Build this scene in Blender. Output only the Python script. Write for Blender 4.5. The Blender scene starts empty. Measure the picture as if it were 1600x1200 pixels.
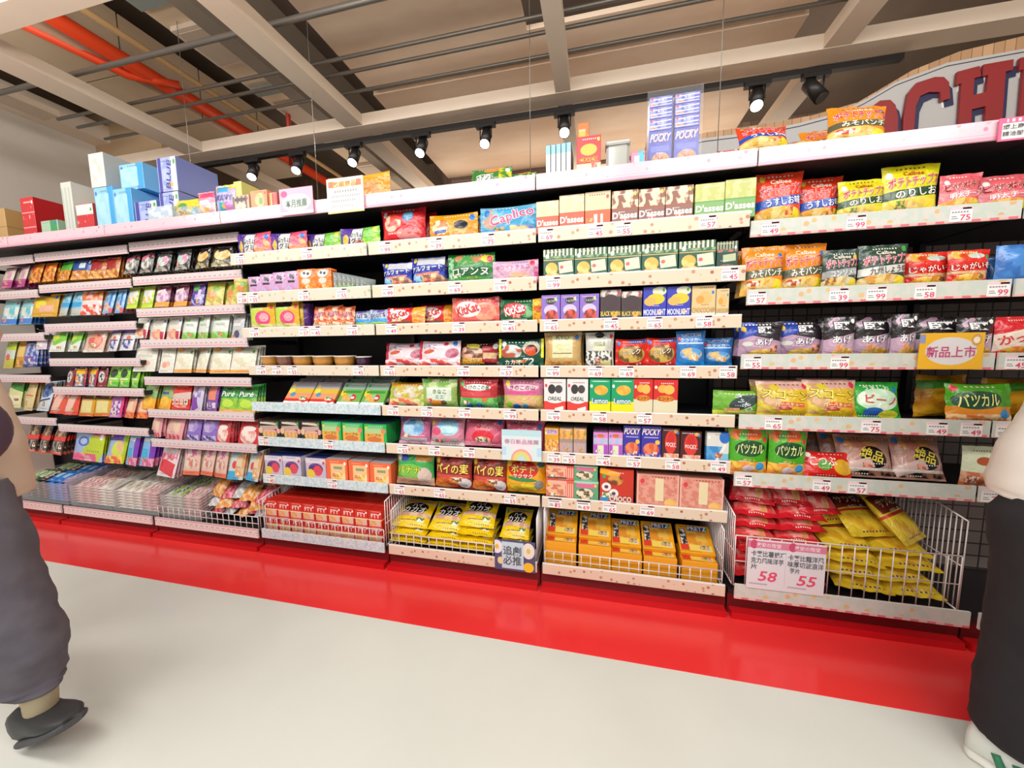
import bpy, bmesh, math, random
from mathutils import Vector, Matrix, noise
random.seed(7)
SC = bpy.context.scene
COL = SC.collection
PI = math.pi

# ---------------------------------------------------------------- camera
CAM_H = 1.29
RIGHT = Vector((0.97419905, 0.22537471, -0.01193495))
DOWN = Vector((0.01171851, -0.10332308, -0.99457881))
FWD = Vector((-0.22538607, 0.96877788, -0.1032983))
FPX = 577.0
cam = bpy.data.cameras.new('camera')
cam.sensor_width = 36.0
cam.lens = FPX / 1600 * 36
cam.clip_start = 0.02
cam_o = bpy.data.objects.new('camera', cam)
COL.objects.link(cam_o)
m = Matrix((RIGHT, -DOWN, -FWD)).transposed().to_4x4()
m.translation = (0, 0, CAM_H)
cam_o.matrix_world = m
SC.camera = cam_o

# ---------------------------------------------------------------- world, exposure, large lights
SC.view_settings.view_transform = 'Standard'
SC.view_settings.look = 'None'
SC.view_settings.gamma = 1.0
SC.view_settings.exposure = 0.0
SC.view_settings.use_curve_mapping = False
world = bpy.data.worlds.new('store_ambient')
SC.world = world
world.use_nodes = True
world.node_tree.nodes['Background'].inputs[0].default_value = (1.0, 0.97, 0.93, 1)
world.node_tree.nodes['Background'].inputs[1].default_value = 0.62


def area(name, loc, target, sx, sy, power, color=(1, 0.98, 0.95)):
    l = bpy.data.lights.new(name, 'AREA')
    l.shape = 'RECTANGLE'
    l.size, l.size_y = sx, sy
    l.energy = power
    l.color = color
    o = bpy.data.objects.new(name, l)
    COL.objects.link(o)
    o.location = loc
    o.rotation_euler = (Vector(target) - Vector(loc)).to_track_quat('-Z', 'Y').to_euler()
    return o


area('aisle_light', (-3.6, -0.2, 2.95), (-3.4, 1.9, 0.6), 2.2, 0.5, 44)
area('aisle_light', (-1.0, -0.2, 2.95), (-0.9, 1.9, 0.6), 2.2, 0.5, 44)
area('aisle_light', (1.6, -0.2, 2.95), (1.5, 1.9, 0.6), 2.2, 0.5, 44)
area('aisle_light', (-1.0, -1.8, 2.95), (-1.0, 0.6, 0.0), 4.5, 0.6, 60)
area('far_ceiling_fill', (-0.6, 4.6, 2.55), (-0.6, 4.5, 4.2), 6.0, 1.2, 80, (1, 0.88, 0.74))  # added upward fill that brightens the rear ceiling, not a store lamp
area('ceiling_fill', (-0.8, 0.3, 2.55), (-0.8, 0.9, 4.2), 6.0, 0.5, 66, (1, 0.9, 0.78))  # upward fill added over the aisle to lift the ceiling, no real fixture


# ---------------------------------------------------------------- pixel <-> place (pixels of the 1600x1200 photograph)
def ray(x, y):
    return RIGHT * (x - 800) + DOWN * (y - 600) + FWD * FPX


def atY(x, y, Y):
    d = ray(x, y)
    d = d * (Y / d.y)
    return Vector((d.x, d.y, d.z + CAM_H))


def atZ(x, y, Z):
    d = ray(x, y)
    d = d * ((Z - CAM_H) / d.z)
    return Vector((d.x, d.y, d.z + CAM_H))


def topx(P):
    q = Vector(P) - Vector((0, 0, CAM_H))
    z = q.dot(FWD)
    return 800 + FPX * q.dot(RIGHT) / z, 600 + FPX * q.dot(DOWN) / z


# ---------------------------------------------------------------- materials
def lin(h):
    h = h.lstrip('#')
    if len(h) == 3:
        h = ''.join(c * 2 for c in h)
    r = []
    for i in (0, 2, 4):
        c = int(h[i:i + 2], 16) / 255
        r.append(c / 12.92 if c <= 0.04045 else ((c + 0.055) / 1.055) ** 2.4)
    return (r[0], r[1], r[2], 1)


_mats = {}


def mat(col, rough=0.5, metal=0.0, emit=0, trans=0, coat=0, bump=0, alpha=1):
    k = (col, rough, metal, emit, trans, coat, bump, alpha)
    if k in _mats:
        return _mats[k]
    m = bpy.data.materials.new('mat_' + col.lstrip('#'))
    m.use_nodes = True
    nt = m.node_tree
    b = nt.nodes['Principled BSDF']
    b.inputs['Base Color'].default_value = lin(col)
    b.inputs['Roughness'].default_value = rough
    b.inputs['Metallic'].default_value = metal
    if coat:
        b.inputs['Coat Weight'].default_value = coat
        b.inputs['Coat Roughness'].default_value = 0.1
    if emit:
        b.inputs['Emission Color'].default_value = lin(col)
        b.inputs['Emission Strength'].default_value = emit
    if trans:
        b.inputs['Transmission Weight'].default_value = trans
        b.inputs['IOR'].default_value = 1.2
    if alpha < 1:
        b.inputs['Alpha'].default_value = alpha
    if bump:
        n = nt.nodes.new('ShaderNodeTexNoise')
        n.inputs['Scale'].default_value = 40
        n.inputs['Detail'].default_value = 4
        tc = nt.nodes.new('ShaderNodeTexCoord')
        nt.links.new(tc.outputs['Object'], n.inputs['Vector'])
        bp = nt.nodes.new('ShaderNodeBump')
        bp.inputs['Strength'].default_value = bump
        bp.inputs['Distance'].default_value = 0.01
        nt.links.new(n.outputs['Fac'], bp.inputs['Height'])
        nt.links.new(bp.outputs['Normal'], b.inputs['Normal'])
    _mats[k] = m
    return m


def noisemat(name, c1, c2, scale=2.0, rough=0.7, metal=0, detail=4, stretch=(1, 1, 1)):
    m = bpy.data.materials.new(name)
    m.use_nodes = True
    nt = m.node_tree
    b = nt.nodes['Principled BSDF']
    b.inputs['Roughness'].default_value = rough
    b.inputs['Metallic'].default_value = metal
    tc = nt.nodes.new('ShaderNodeTexCoord')
    mp = nt.nodes.new('ShaderNodeMapping')
    mp.inputs['Scale'].default_value = stretch
    nt.links.new(tc.outputs['Object'], mp.inputs['Vector'])
    n = nt.nodes.new('ShaderNodeTexNoise')
    n.inputs['Scale'].default_value = scale
    n.inputs['Detail'].default_value = detail
    nt.links.new(mp.outputs['Vector'], n.inputs['Vector'])
    r = nt.nodes.new('ShaderNodeValToRGB')
    r.color_ramp.elements[0].position = 0.35
    r.color_ramp.elements[1].position = 0.65
    r.color_ramp.elements[0].color = lin(c1)
    r.color_ramp.elements[1].color = lin(c2)
    nt.links.new(n.outputs['Fac'], r.inputs['Fac'])
    nt.links.new(r.outputs['Color'], b.inputs['Base Color'])
    return m


def artmat(name, base, layers, rough=0.35, coat=0.0, crinkle=0.0):
    """printed face: flat base colour and printed shapes in UV space"""
    m = bpy.data.materials.new('print_' + name)
    m.use_nodes = True
    nt = m.node_tree
    N, L = nt.nodes, nt.links
    b = N['Principled BSDF']
    b.inputs['Roughness'].default_value = rough
    if coat:
        b.inputs['Coat Weight'].default_value = coat
        b.inputs['Coat Roughness'].default_value = 0.15
    tc = N.new('ShaderNodeTexCoord')
    rgb = N.new('ShaderNodeRGB')
    rgb.outputs[0].default_value = lin(base)
    col = rgb.outputs[0]

    def math_(op, a, c):
        n = N.new('ShaderNodeMath')
        n.operation = op
        for i, v in enumerate((a, c)):
            if isinstance(v, (int, float)):
                n.inputs[i].default_value = v
            elif v is not None:
                L.new(v, n.inputs[i])
        return n.outputs[0]

    for ly in layers:
        k = ly[0]
        if k == 't':
            continue
        sh = k[-1]
        cx, cy, hx, hy = ly[1:5]
        if k in ('r', 'e'):
            c1, c2, sc = ly[5], None, 0
            rot = ly[6] if len(ly) > 6 else 0
        else:
            c1, c2, sc = ly[5:8]
            rot = ly[8] if len(ly) > 8 else 0
        mp = N.new('ShaderNodeMapping')
        mp.vector_type = 'TEXTURE'
        mp.inputs['Location'].default_value = (cx, cy, 0)
        mp.inputs['Rotation'].default_value = (0, 0, math.radians(rot))
        mp.inputs['Scale'].default_value = (hx, hy, 1)
        L.new(tc.outputs['UV'], mp.inputs['Vector'])
        if sh == 'e':
            v = N.new('ShaderNodeVectorMath')
            v.operation = 'LENGTH'
            L.new(mp.outputs[0], v.inputs[0])
            mask = math_('LESS_THAN', v.outputs['Value'], 1.0)
        else:
            v = N.new('ShaderNodeVectorMath')
            v.operation = 'ABSOLUTE'
            L.new(mp.outputs[0], v.inputs[0])
            s = N.new('ShaderNodeSeparateXYZ')
            L.new(v.outputs[0], s.inputs[0])
            mask = math_('LESS_THAN', math_('MAXIMUM', s.outputs[0], s.outputs[1]), 1.0)
        mx = N.new('ShaderNodeMix')
        mx.data_type = 'RGBA'
        L.new(col, mx.inputs['A'])
        if c2 is None:
            mx.inputs['B'].default_value = lin(c1)
        elif k[0] == 'F':          # food / busy picture: two colours broken up
            nz = N.new('ShaderNodeTexNoise')
            nz.inputs['Scale'].default_value = sc
            nz.inputs['Detail'].default_value = 1.5
            L.new(tc.outputs['UV'], nz.inputs['Vector'])
            rp = N.new('ShaderNodeValToRGB')
            rp.color_ramp.elements[0].position = 0.46
            rp.color_ramp.elements[1].position = 0.54
            rp.color_ramp.elements[0].color = lin(c1)
            rp.color_ramp.elements[1].color = lin(c2)
            L.new(nz.outputs['Fac'], rp.inputs['Fac'])
            L.new(rp.outputs['Color'], mx.inputs['B'])
        elif k[0] == 'S':          # stripes across u
            s2 = N.new('ShaderNodeSeparateXYZ')
            L.new(tc.outputs['UV'], s2.inputs[0])
            fr = math_('FRACT', math_('MULTIPLY', s2.outputs[0], sc), None)
            mask = math_('MULTIPLY', mask, math_('LESS_THAN', fr, 0.5))
            mx.inputs['B'].default_value = lin(c1)
        elif k[0] == 'D':          # scattered dots of two colours
            vo = N.new('ShaderNodeTexVoronoi')
            vo.inputs['Scale'].default_value = sc
            vo.inputs['Randomness'].default_value = 0.7
            L.new(tc.outputs['UV'], vo.inputs['Vector'])
            mask = math_('MULTIPLY', mask, math_('LESS_THAN', vo.outputs['Distance'], 0.28))
            s2 = N.new('ShaderNodeSeparateXYZ')
            L.new(vo.outputs['Color'], s2.inputs[0])
            m2 = N.new('ShaderNodeMix')
            m2.data_type = 'RGBA'
            L.new(s2.outputs[0], m2.inputs['Factor'])
            m2.inputs['A'].default_value = lin(c1)
            m2.inputs['B'].default_value = lin(c2)
            L.new(m2.outputs['Result'], mx.inputs['B'])
        L.new(mask, mx.inputs['Factor'])
        col = mx.outputs['Result']
    L.new(col, b.inputs['Base Color'])
    if crinkle:
        nz = N.new('ShaderNodeTexNoise')
        nz.inputs['Scale'].default_value = 22
        nz.inputs['Detail'].default_value = 2
        nz.inputs['Distortion'].default_value = 1.5
        L.new(tc.outputs['Object'], nz.inputs['Vector'])
        bp = N.new('ShaderNodeBump')
        bp.inputs['Strength'].default_value = crinkle
        bp.inputs['Distance'].default_value = 0.012
        L.new(nz.outputs['Fac'], bp.inputs['Height'])
        L.new(bp.outputs['Normal'], b.inputs['Normal'])
    return m


# ---------------------------------------------------------------- text outlines
_txt = {}


def textmesh(body, off=0.0):
    k = (body, off)
    if k not in _txt:
        c = bpy.data.curves.new('t', 'FONT')
        c.body = body
        c.resolution_u = 2
        c.offset = off
        o = bpy.data.objects.new('t', c)
        COL.objects.link(o)
        bpy.context.view_layer.update()
        dg = bpy.context.evaluated_depsgraph_get()
        me = bpy.data.meshes.new_from_object(o.evaluated_get(dg))
        vs = [(v.co.x, v.co.y) for v in me.vertices]
        fs = [tuple(p.vertices) for p in me.polygons]
        bpy.data.objects.remove(o)
        bpy.data.curves.remove(c)
        bpy.data.meshes.remove(me)
        _txt[k] = (vs, fs)
    return _txt[k]


# ---------------------------------------------------------------- mesh builder
class MB:
    def __init__(s):
        s.v, s.f, s.mi, s.uv, s.sm, s.mats = [], [], [], [], [], []

    def slot(s, m):
        if m not in s.mats:
            s.mats.append(m)
        return s.mats.index(m)

    def face(s, idx, m, uvs=None, smooth=False):
        s.f.append(tuple(idx))
        s.mi.append(s.slot(m))
        s.uv.append(uvs if uvs else [(0.5, 0.5)] * len(idx))
        s.sm.append(smooth)

    def quad(s, ps, m, uvs=None):
        n = len(s.v)
        s.v += [tuple(p) for p in ps]
        s.face(range(n, n + len(ps)), m, uvs)

    def box(s, lo, hi, m, uvm=False, bev=0.0):
        x0, y0, z0 = lo
        x1, y1, z1 = hi
        bm = bmesh.new()
        bmesh.ops.create_cube(bm, size=1)
        for v in bm.verts:
            v.co = Vector(((x0 + x1) / 2 + v.co.x * (x1 - x0), (y0 + y1) / 2 + v.co.y * (y1 - y0), (z0 + z1) / 2 + v.co.z * (z1 - z0)))
        if bev:
            bmesh.ops.bevel(bm, geom=list(bm.edges), offset=bev, segments=1, affect='EDGES', clamp_overlap=True)
        s.bm(bm, m, (x0, x1, z0, z1) if uvm else None)
        return s

    def bm(s, bm, m, box=None, smooth=False, xf=None):
        n = len(s.v)
        bm.verts.index_update()
        for v in bm.verts:
            s.v.append(tuple(xf @ v.co if xf else v.co))
        bm.normal_update()
        for f in bm.faces:
            uv = None
            if box:
                x0, x1, z0, z1 = box
                nn = f.normal
                uv = []
                for v in f.verts:
                    u = (v.co.x - x0) / max(1e-6, x1 - x0)
                    w = (v.co.z - z0) / max(1e-6, z1 - z0)
                    if abs(nn.x) > 0.8:
                        u = 0.985 if nn.x > 0 else 0.015
                    if abs(nn.z) > 0.8:
                        w = 0.985 if nn.z > 0 else 0.015
                    uv.append((u, w))
            s.face([n + v.index for v in f.verts], m, uv, smooth)
        bm.free()

    def tube(s, pts, r, m, seg=6, cap=True, r2=None):
        pts = [Vector(p) for p in pts]
        n0 = len(s.v)
        up = Vector((0, 0, 1))
        for i, p in enumerate(pts):
            a = pts[max(0, i - 1)]
            b = pts[min(len(pts) - 1, i + 1)]
            t = (b - a).normalized()
            u = t.cross(up if abs(t.z) < 0.95 else Vector((1, 0, 0))).normalized()
            w = t.cross(u)
            rr = r if r2 is None else r + (r2 - r) * i / max(1, len(pts) - 1)
            for k in range(seg):
                q = p + (u * math.cos(2 * PI * k / seg) + w * math.sin(2 * PI * k / seg)) * rr
                s.v.append(tuple(q))
        for i in range(len(pts) - 1):
            for k in range(seg):
                a = n0 + i * seg + k
                b = n0 + i * seg + (k + 1) % seg
                s.face((a, b, b + seg, a + seg), m, None, seg > 4)
        if cap:
            s.face([n0 + k for k in range(seg)][::-1], m)
            s.face([n0 + (len(pts) - 1) * seg + k for k in range(seg)], m)
        return s

    def lathe(s, prof, m, seg=16, c=(0, 0, 0), ax='z', mats=None):
        n0 = len(s.v)
        for r, h in prof:
            for k in range(seg):
                a = 2 * PI * k / seg
                if ax == 'z':
                    p = (c[0] + r * math.cos(a), c[1] + r * math.sin(a), c[2] + h)
                else:
                    p = (c[0] + r * math.cos(a), c[1] - h, c[2] + r * math.sin(a))
                s.v.append(p)
        for i in range(len(prof) - 1):
            for k in range(seg):
                a = n0 + i * seg + k
                b = n0 + i * seg + (k + 1) % seg
                s.face((a, b, b + seg, a + seg), mats[i] if mats else m, None, True)
        s.face([n0 + k for k in range(seg)][::-1], m)
        s.face([n0 + (len(prof) - 1) * seg + k for k in range(seg)], mats[-1] if mats else m)
        return s

    def loft(s, rings, m, seg=18, cap=True):
        """rings: (centre, half width x, half depth y)  horizontal rings"""
        n0 = len(s.v)
        for (c, rx, ry) in rings:
            for k in range(seg):
                a = 2 * PI * k / seg
                s.v.append((c[0] + rx * math.cos(a), c[1] + ry * math.sin(a), c[2]))
        for i in range(len(rings) - 1):
            for k in range(seg):
                a = n0 + i * seg + k
                b = n0 + i * seg + (k + 1) % seg
                s.face((a, b, b + seg, a + seg), m, None, True)
        if cap:
            s.face([n0 + k for k in range(seg)][::-1], m)
            s.face([n0 + (len(rings) - 1) * seg + k for k in range(seg)], m)
        return s

    def text(s, P, W, H, t, lift=0.0012):
        """t = ('t', body, cx, cy, h, colour, opts) placed on surface P(u, v, off)"""
        body, cx, cy, h, col = t[1:6]
        o = t[6] if len(t) > 6 else {}
        rot = math.radians(o.get('r', 0))
        h = h * 1.2
        wmax = min(0.95, o.get('w', 0.86) * 1.07)
        vs, fs = textmesh(body, o.get('b', 0.015))
        if not vs:
            return
        x0, x1 = min(v[0] for v in vs), max(v[0] for v in vs)
        y0, y1 = min(v[1] for v in vs), max(v[1] for v in vs)
        sy = h * H / max(1e-4, y1 - y0)
        sx = min(sy * 1.15, wmax * W / max(1e-4, x1 - x0))
        lays = []
        if o.get('o'):
            lays.append((o['o'], 0.055, lift))
            lift *= 1.8
        lays.append((col, o.get('b', 0.015), lift))
        for c, off, lf in lays:
            vs, fs = textmesh(body, off)
            n = len(s.v)
            for v in vs:
                dx = (v[0] - (x0 + x1) / 2) * sx
                dy = (v[1] - (y0 + y1) / 2) * sy
                dx += dy * o.get('sh', 0)
                rx = dx * math.cos(rot) - dy * math.sin(rot)
                ry = dx * math.sin(rot) + dy * math.cos(rot)
                s.v.append(tuple(P(cx + rx / W, cy + ry / H, lf)))
            mt = mat(c, 0.4)
            for f in fs:
                s.face([n + i for i in f], mt)

    def mesh(s, name):
        me = bpy.data.meshes.new(name)
        me.from_pydata(s.v, [], s.f)
        for m in s.mats:
            me.materials.append(m)
        me.polygons.foreach_set('material_index', s.mi)
        me.polygons.foreach_set('use_smooth', s.sm)
        uvl = me.uv_layers.new(name='UVMap')
        flat = []
        for u in s.uv:
            for a in u:
                flat += [a[0], a[1]]
        uvl.data.foreach_set('uv', flat)
        me.update()
        return me

    def obj(s, name, parent=None, loc=None):
        return link(s.mesh(name), name, parent, loc)


def link(me, name, parent=None, loc=None):
    o = bpy.data.objects.new(name, me)
    COL.objects.link(o)
    if parent:
        o.parent = parent
    if loc is not None:
        o.location = loc
    return o


def tag(o, label, cat, group=None, kind=None):
    o['label'] = label
    o['category'] = cat
    if group:
        o['group'] = group
    if kind:
        o['kind'] = kind
    return o


def struct(o, label=None):
    o['kind'] = 'structure'
    if label:
        o['label'] = label
    return o


def empty(name, loc=(0, 0, 0)):
    o = bpy.data.objects.new(name, None)
    o.empty_display_size = 0.1
    COL.objects.link(o)
    o.location = loc
    return o
# ================================================================ the room
X0, X1R = -5.2, 4.2
m_floor = noisemat('pale_vinyl', 'dedfd6', 'd6d7ce', 1.2, 0.22)
struct(MB().box((X0 - 0.3, -3.5, -0.05), (X1R, 7.3, 0.0), m_floor).obj('floor'))
m_red = noisemat('red_vinyl', 'f03a3a', 'ea3434', 1.5, 0.16)
struct(MB().box((X0, 1.45, 0.0), (X1R, 2.5, 0.002), m_red).obj('trim_1'), 'red vinyl strip on the floor along the shelves')
m_slab0 = noisemat('brown_wall', '6b5a4a', '75634f', 1.0, 0.9)
m_wall = noisemat('grey_paint', 'd6cfc6', 'ccc5bb', 0.8, 0.8)
struct(MB().box((X0 - 0.12, -3.5, 0), (X0, 3.05, 3.53), m_wall).obj('wall_left'))
struct(MB().box((X0 - 0.3, -3.5, 3.53), (X0 - 0.1, 7.3, 4.3), m_slab0).obj('wall_left_upper'))
struct(MB().box((X0 - 0.3, 3.05, 0), (X0 - 0.12, 7.3, 3.53), m_slab0).obj('wall_left_rear'))
m_slab = noisemat('dark_slab', '6e6054', '7d6e60', 1.6, 0.9)
struct(MB().box((X0 - 0.3, -3.5, 4.3), (X1R, 7.3, 4.4), m_slab).obj('ceiling'))


def woodmat(name, c1, c2, c3, n):
    m = bpy.data.materials.new(name)
    m.use_nodes = True
    N, L = m.node_tree.nodes, m.node_tree.links
    b = N['Principled BSDF']
    b.inputs['Roughness'].default_value = 0.6
    tc = N.new('ShaderNodeTexCoord')
    sp = N.new('ShaderNodeSeparateXYZ')
    L.new(tc.outputs['Object'], sp.inputs[0])
    mu = N.new('ShaderNodeMath'); mu.operation = 'MULTIPLY'; mu.inputs[1].default_value = n
    L.new(sp.outputs[0], mu.inputs[0])
    fl = N.new('ShaderNodeMath'); fl.operation = 'FLOOR'
    L.new(mu.outputs[0], fl.inputs[0])
    wn = N.new('ShaderNodeTexWhiteNoise'); wn.noise_dimensions = '1D'
    L.new(fl.outputs[0], wn.inputs['W'])
    rp = N.new('ShaderNodeValToRGB')
    for e, c in zip(rp.color_ramp.elements, (c1, c2)):
        e.color = lin(c)
    L.new(wn.outputs['Value'], rp.inputs['Fac'])
    fr = N.new('ShaderNodeMath'); fr.operation = 'FRACT'
    L.new(mu.outputs[0], fr.inputs[0])
    lt = N.new('ShaderNodeMath'); lt.operation = 'LESS_THAN'; lt.inputs[1].default_value = 0.08
    L.new(fr.outputs[0], lt.inputs[0])
    mx = N.new('ShaderNodeMix'); mx.data_type = 'RGBA'
    L.new(lt.outputs[0], mx.inputs['Factor'])
    L.new(rp.outputs['Color'], mx.inputs['A'])
    mx.inputs['B'].default_value = lin(c3)
    L.new(mx.outputs['Result'], b.inputs['Base Color'])
    return m


m_wood = woodmat('wood_slats', '8a7263', 'a58a78', '6c5648', 9)
struct(MB().box((X0 - 0.3, 6.0, 0), (X1R, 6.15, 4.3), m_wood).obj('wall_back'))
struct(MB().box((X1R, -3.5, 0), (X1R + 0.12, 7.3, 4.3), m_wall).obj('wall_right'))

# suspended ceiling grid
m_beam = noisemat('cream_beam', 'ecdcca', 'e4d3c0', 1.0, 0.6)
k = 0
for (y0, y1) in ((1.38, 1.50), (2.70, 2.84), (4.25, 4.38)):
    k += 1
    struct(MB().box((-4.6, y0, 2.99), (X1R - 0.02, y1, 3.075), m_beam).obj('beam_%d' % k), 'cream cross beam of the ceiling grid')
ys = [(-3.4, 1.38), (1.50, 2.70), (2.84, 4.25), (4.38, 5.98)]
for xc, w in ((-3.45, 0.2), (-1.86, 0.15), (-0.25, 0.1), (1.33, 0.14), (2.95, 0.14)):
    for (a, b_) in ys[1:]:
        k += 1
        struct(MB().box((xc - w / 2, a, 2.992), (xc + w / 2, b_, 3.07), m_beam).obj('beam_%d' % k), 'cream ceiling beam running away from the aisle')
m_panel = noisemat('tan_board', 'cdb096', 'dfc8b2', 1.3, 0.75, detail=6, stretch=(1, 2.5, 1))
for i, (a, b_, c, d) in enumerate(((-1.74, 1.72, -0.46, 2.74), (-0.46, 2.5, 1.22, 2.74), (-1.74, 2.80, 1.22, 4.3), (1.44, 0.9, 4.1, 2.74), (-1.74, 4.4, 0.4, 5.95))):
    struct(MB().box((a, b_, 3.26), (c, d, 3.29), m_panel).obj('ceiling_panel_%d' % (i + 1)), 'tan board above the ceiling grid')
struct(MB().box((-2.9, 4.42, 0), (-0.72, 4.5, 3.255), m_wood).obj('wall_partition'), 'brown wooden slat partition behind the shelves')
struct(MB().box((-0.72, 4.40, 0), (-0.42, 4.55, 3.255), noisemat('tan_column', 'a98d74', 'b59a80', 1, .7)).obj('trim_4'), 'tan column at the end of the wooden partition')
# wall top trim and hung box on the left
struct(MB().box((X0, 0.2, 3.44), (X0 + 0.22, 3.05, 3.60), m_beam).obj('trim_2'), 'cream beam along the top of the left wall')
struct(MB().box((X0 - 0.1, 3.05, 3.1), (X0 + 0.9, 3.3, 3.75), noisemat('warm_board', 'b59a78', 'a98d6c', 1, 0.8)).obj('trim_3'), 'beige soffit behind the left wall')


def simple(name, mb, label, cat, group=None):
    return tag(mb.obj(name), label, cat, group)


# pipes, ducts
m_or = mat('e8481c', 0.45)
m_or2 = mat('b5301a', 0.5)
m_tanpipe = mat('a8865a', 0.6)
m_duct = noisemat('duct_tin', 'c4ae92', 'd2bda2', 1.5, 0.6)
m_steel = mat('86827c', 0.4, 0.6)


def zline(p, q, z, y0=-0.5, y1=5.9):
    a, b = atZ(p[0], p[1], z), atZ(q[0], q[1], z)
    x = (a.x + b.x) / 2
    return [(x, y0, z), (x, y1, z)]


simple('sprinkler_pipe', MB().tube(zline((90, 50), (420, 218), 3.55), 0.055, m_or, 12), 'thick orange sprinkler pipe under the dark slab', 'pipe')
a = atZ(95, 75, 3.5)
b = atZ(205, 116, 3.5)
simple('branch_pipe', MB().tube([(a.x - 0.05, a.y - 0.6, 3.5), (b.x - 0.04, b.y, 3.5), (b.x + 0.06, b.y + 0.12, 3.52), (b.x + 0.16, b.y + 0.25, 3.55)], 0.03, m_or, 10), 'thin orange branch pipe left of the thick orange pipe', 'pipe')
simple('conduit_pipe', MB().tube(zline((160, 45), (450, 216), 3.45), 0.022, m_tanpipe, 8), 'tan pipe running right of the thick orange pipe', 'pipe')
pz = zline((230, 10), (530, 190), 3.7)
xd = pz[0][0]
d = empty('air_duct', (xd + 0.1, 2.5, 3.62))
tag(d, 'long beige air duct between orange pipe and cream beam', 'duct')
MB().box((xd - 0.16, 0.6, 3.62), (xd + 0.26, 5.9, 3.95), m_duct).obj('duct_body', d).matrix_parent_inverse = Matrix.Translation((-xd - 0.1, -2.5, -3.62))
for yy in (1.35, 2.3, 3.2, 4.4):
    o = MB().box((xd - 0.12, yy, 3.585), (xd + 0.22, yy + 0.36, 3.619), mat('c6b5a4', 0.6)).box((xd - 0.09, yy + 0.03, 3.580), (xd + 0.19, yy + 0.33, 3.586), mat('b5a493', 0.6)).obj('access_panel', d)
    o.matrix_parent_inverse = Matrix.Translation((-xd - 0.1, -2.5, -3.62))
for yy in (1.18, 2.05, 2.95):
    o = MB().box((xd - 0.14, yy, 3.59), (xd + 0.24, yy + 0.09, 3.619), mat('7d8480', 0.5)).obj('louvre', d)
    o.matrix_parent_inverse = Matrix.Translation((-xd - 0.1, -2.5, -3.62))
d2 = MB().box((xd + 0.29, 0.6, 3.45), (xd + 0.42, 5.9, 3.98), mat('7c7062', 0.7)).obj('cable_trunk')
tag(d2, 'dark grey boxed cable trunk beside the beige duct', 'trunk')
d3 = MB()
for i in range(5):
    d3.box((-4.55, 1.2 + i * 0.62, 3.5), (-3.75, 1.2 + i * 0.62 + 0.605, 3.95), m_duct)
tag(d3.obj('supply_duct'), 'broad beige jointed duct above the left wall', 'duct')
simple('drop_pipe', MB().tube([(-3.0, 3.3, 4.28), (-3.0, 3.3, 3.1)], 0.022, m_or2, 8), 'dark red vertical pipe behind the cross beam', 'pipe')
simple('hanging_panel', MB().box((-4.75, 1.75, 3.3), (-4.55, 2.45, 3.35), mat('c3b19d', 0.7)), 'slim beige panel hanging beside the left wall', 'panel')
# conduits parallel to the shelves
cl = ['nearest steel conduit above the ceiling grid', 'second steel conduit above the ceiling grid', 'third steel conduit, just before the cross beam', 'fourth steel conduit, just behind the third']
for i, (px, py) in enumerate(((100, 120), (240, 176), (500, 122), (530, 148))):
    P = atZ(px, py, 3.12)
    if i == 1:
        P.y = atZ(240, 176, 3.12).y - 0.12
    simple('steel_conduit', MB().tube([(-4.2, P.y, 3.12), (3.6, P.y, 3.12)], 0.011 if i else 0.016, m_steel, 8), cl[i], 'conduit')
# thin suspension wires
for i, (px, py, yy) in enumerate(((297, 250, 2.28), (490, 200, 2.28), (828, 150, 2.28), (1126, 120, 2.28))):
    P = atY(px, py, yy)
    simple('suspension_wire', MB().tube([(P.x, yy, 4.29), (P.x, yy, 2.03)], 0.0022, mat('8d867e', 0.4, 0.5), 5),
           ['thin wire hanging behind the blue cartons', 'thin wire hanging behind the orange snack bag', 'thin wire hanging left of the light blue boxes', 'thin wire hanging right of the purple stick boxes'][i], 'wire')

# track lights
m_blk = mat('1d1a19', 0.45)
tag(MB().box((-3.6, 2.845, 2.958), (1.75, 2.885, 2.99), m_blk).obj('light_rail'), 'long black lighting rail under the cream cross beam', 'rail')
m_lens = mat('fff4e0', 0.4, emit=14)
for i, (px, py) in enumerate(((398, 268), (468, 260), (555, 245), (660, 230), (760, 214), (882, 200), (1181, 155), (1272, 134))):
    P = atY(px, py, 2.88)
    t = empty('track_spotlight', (P.x, 2.865, 2.957))
    o_ = ['first', 'second', 'third', 'fourth', 'fifth', 'sixth', 'seventh', 'eighth'][i]
    tag(t, o_ + ' black spotlight from the left on the black rail' + (', switched off' if i == 7 else ''), 'spotlight', 'spotlights on the rail')
    MB().box((-0.075, -0.02, -0.024), (0.075, 0.02, 0.0), m_blk).obj('adapter', t)
    MB().tube([(-0.044, 0, -0.02), (-0.044, 0, -0.1)], 0.005, m_blk).tube([(0.044, 0, -0.02), (0.044, 0, -0.1)], 0.005, m_blk).obj('bracket', t)
    h = MB().lathe([(0.03, 0.085), (0.038, 0.075), (0.040, -0.07), (0.034, -0.064)], m_blk, 18).obj('lamp_head', t, (0, 0, -0.1))
    yaw = (0.35, 0.15, 0.1, 0, 0, 0.1, -0.3, 0.8)[i]
    h.rotation_euler = (math.radians(-32), 0, yaw)
    if i < 7:
        MB().lathe([(0.034, -0.003), (0.034, 0.003)], m_lens, 18).obj('lens', h, (0, 0, -0.068))
    else:
        MB().lathe([(0.034, -0.003), (0.034, 0.003)], mat('4a4644', 0.2), 18).obj('lens', h, (0, 0, -0.068))
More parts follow.
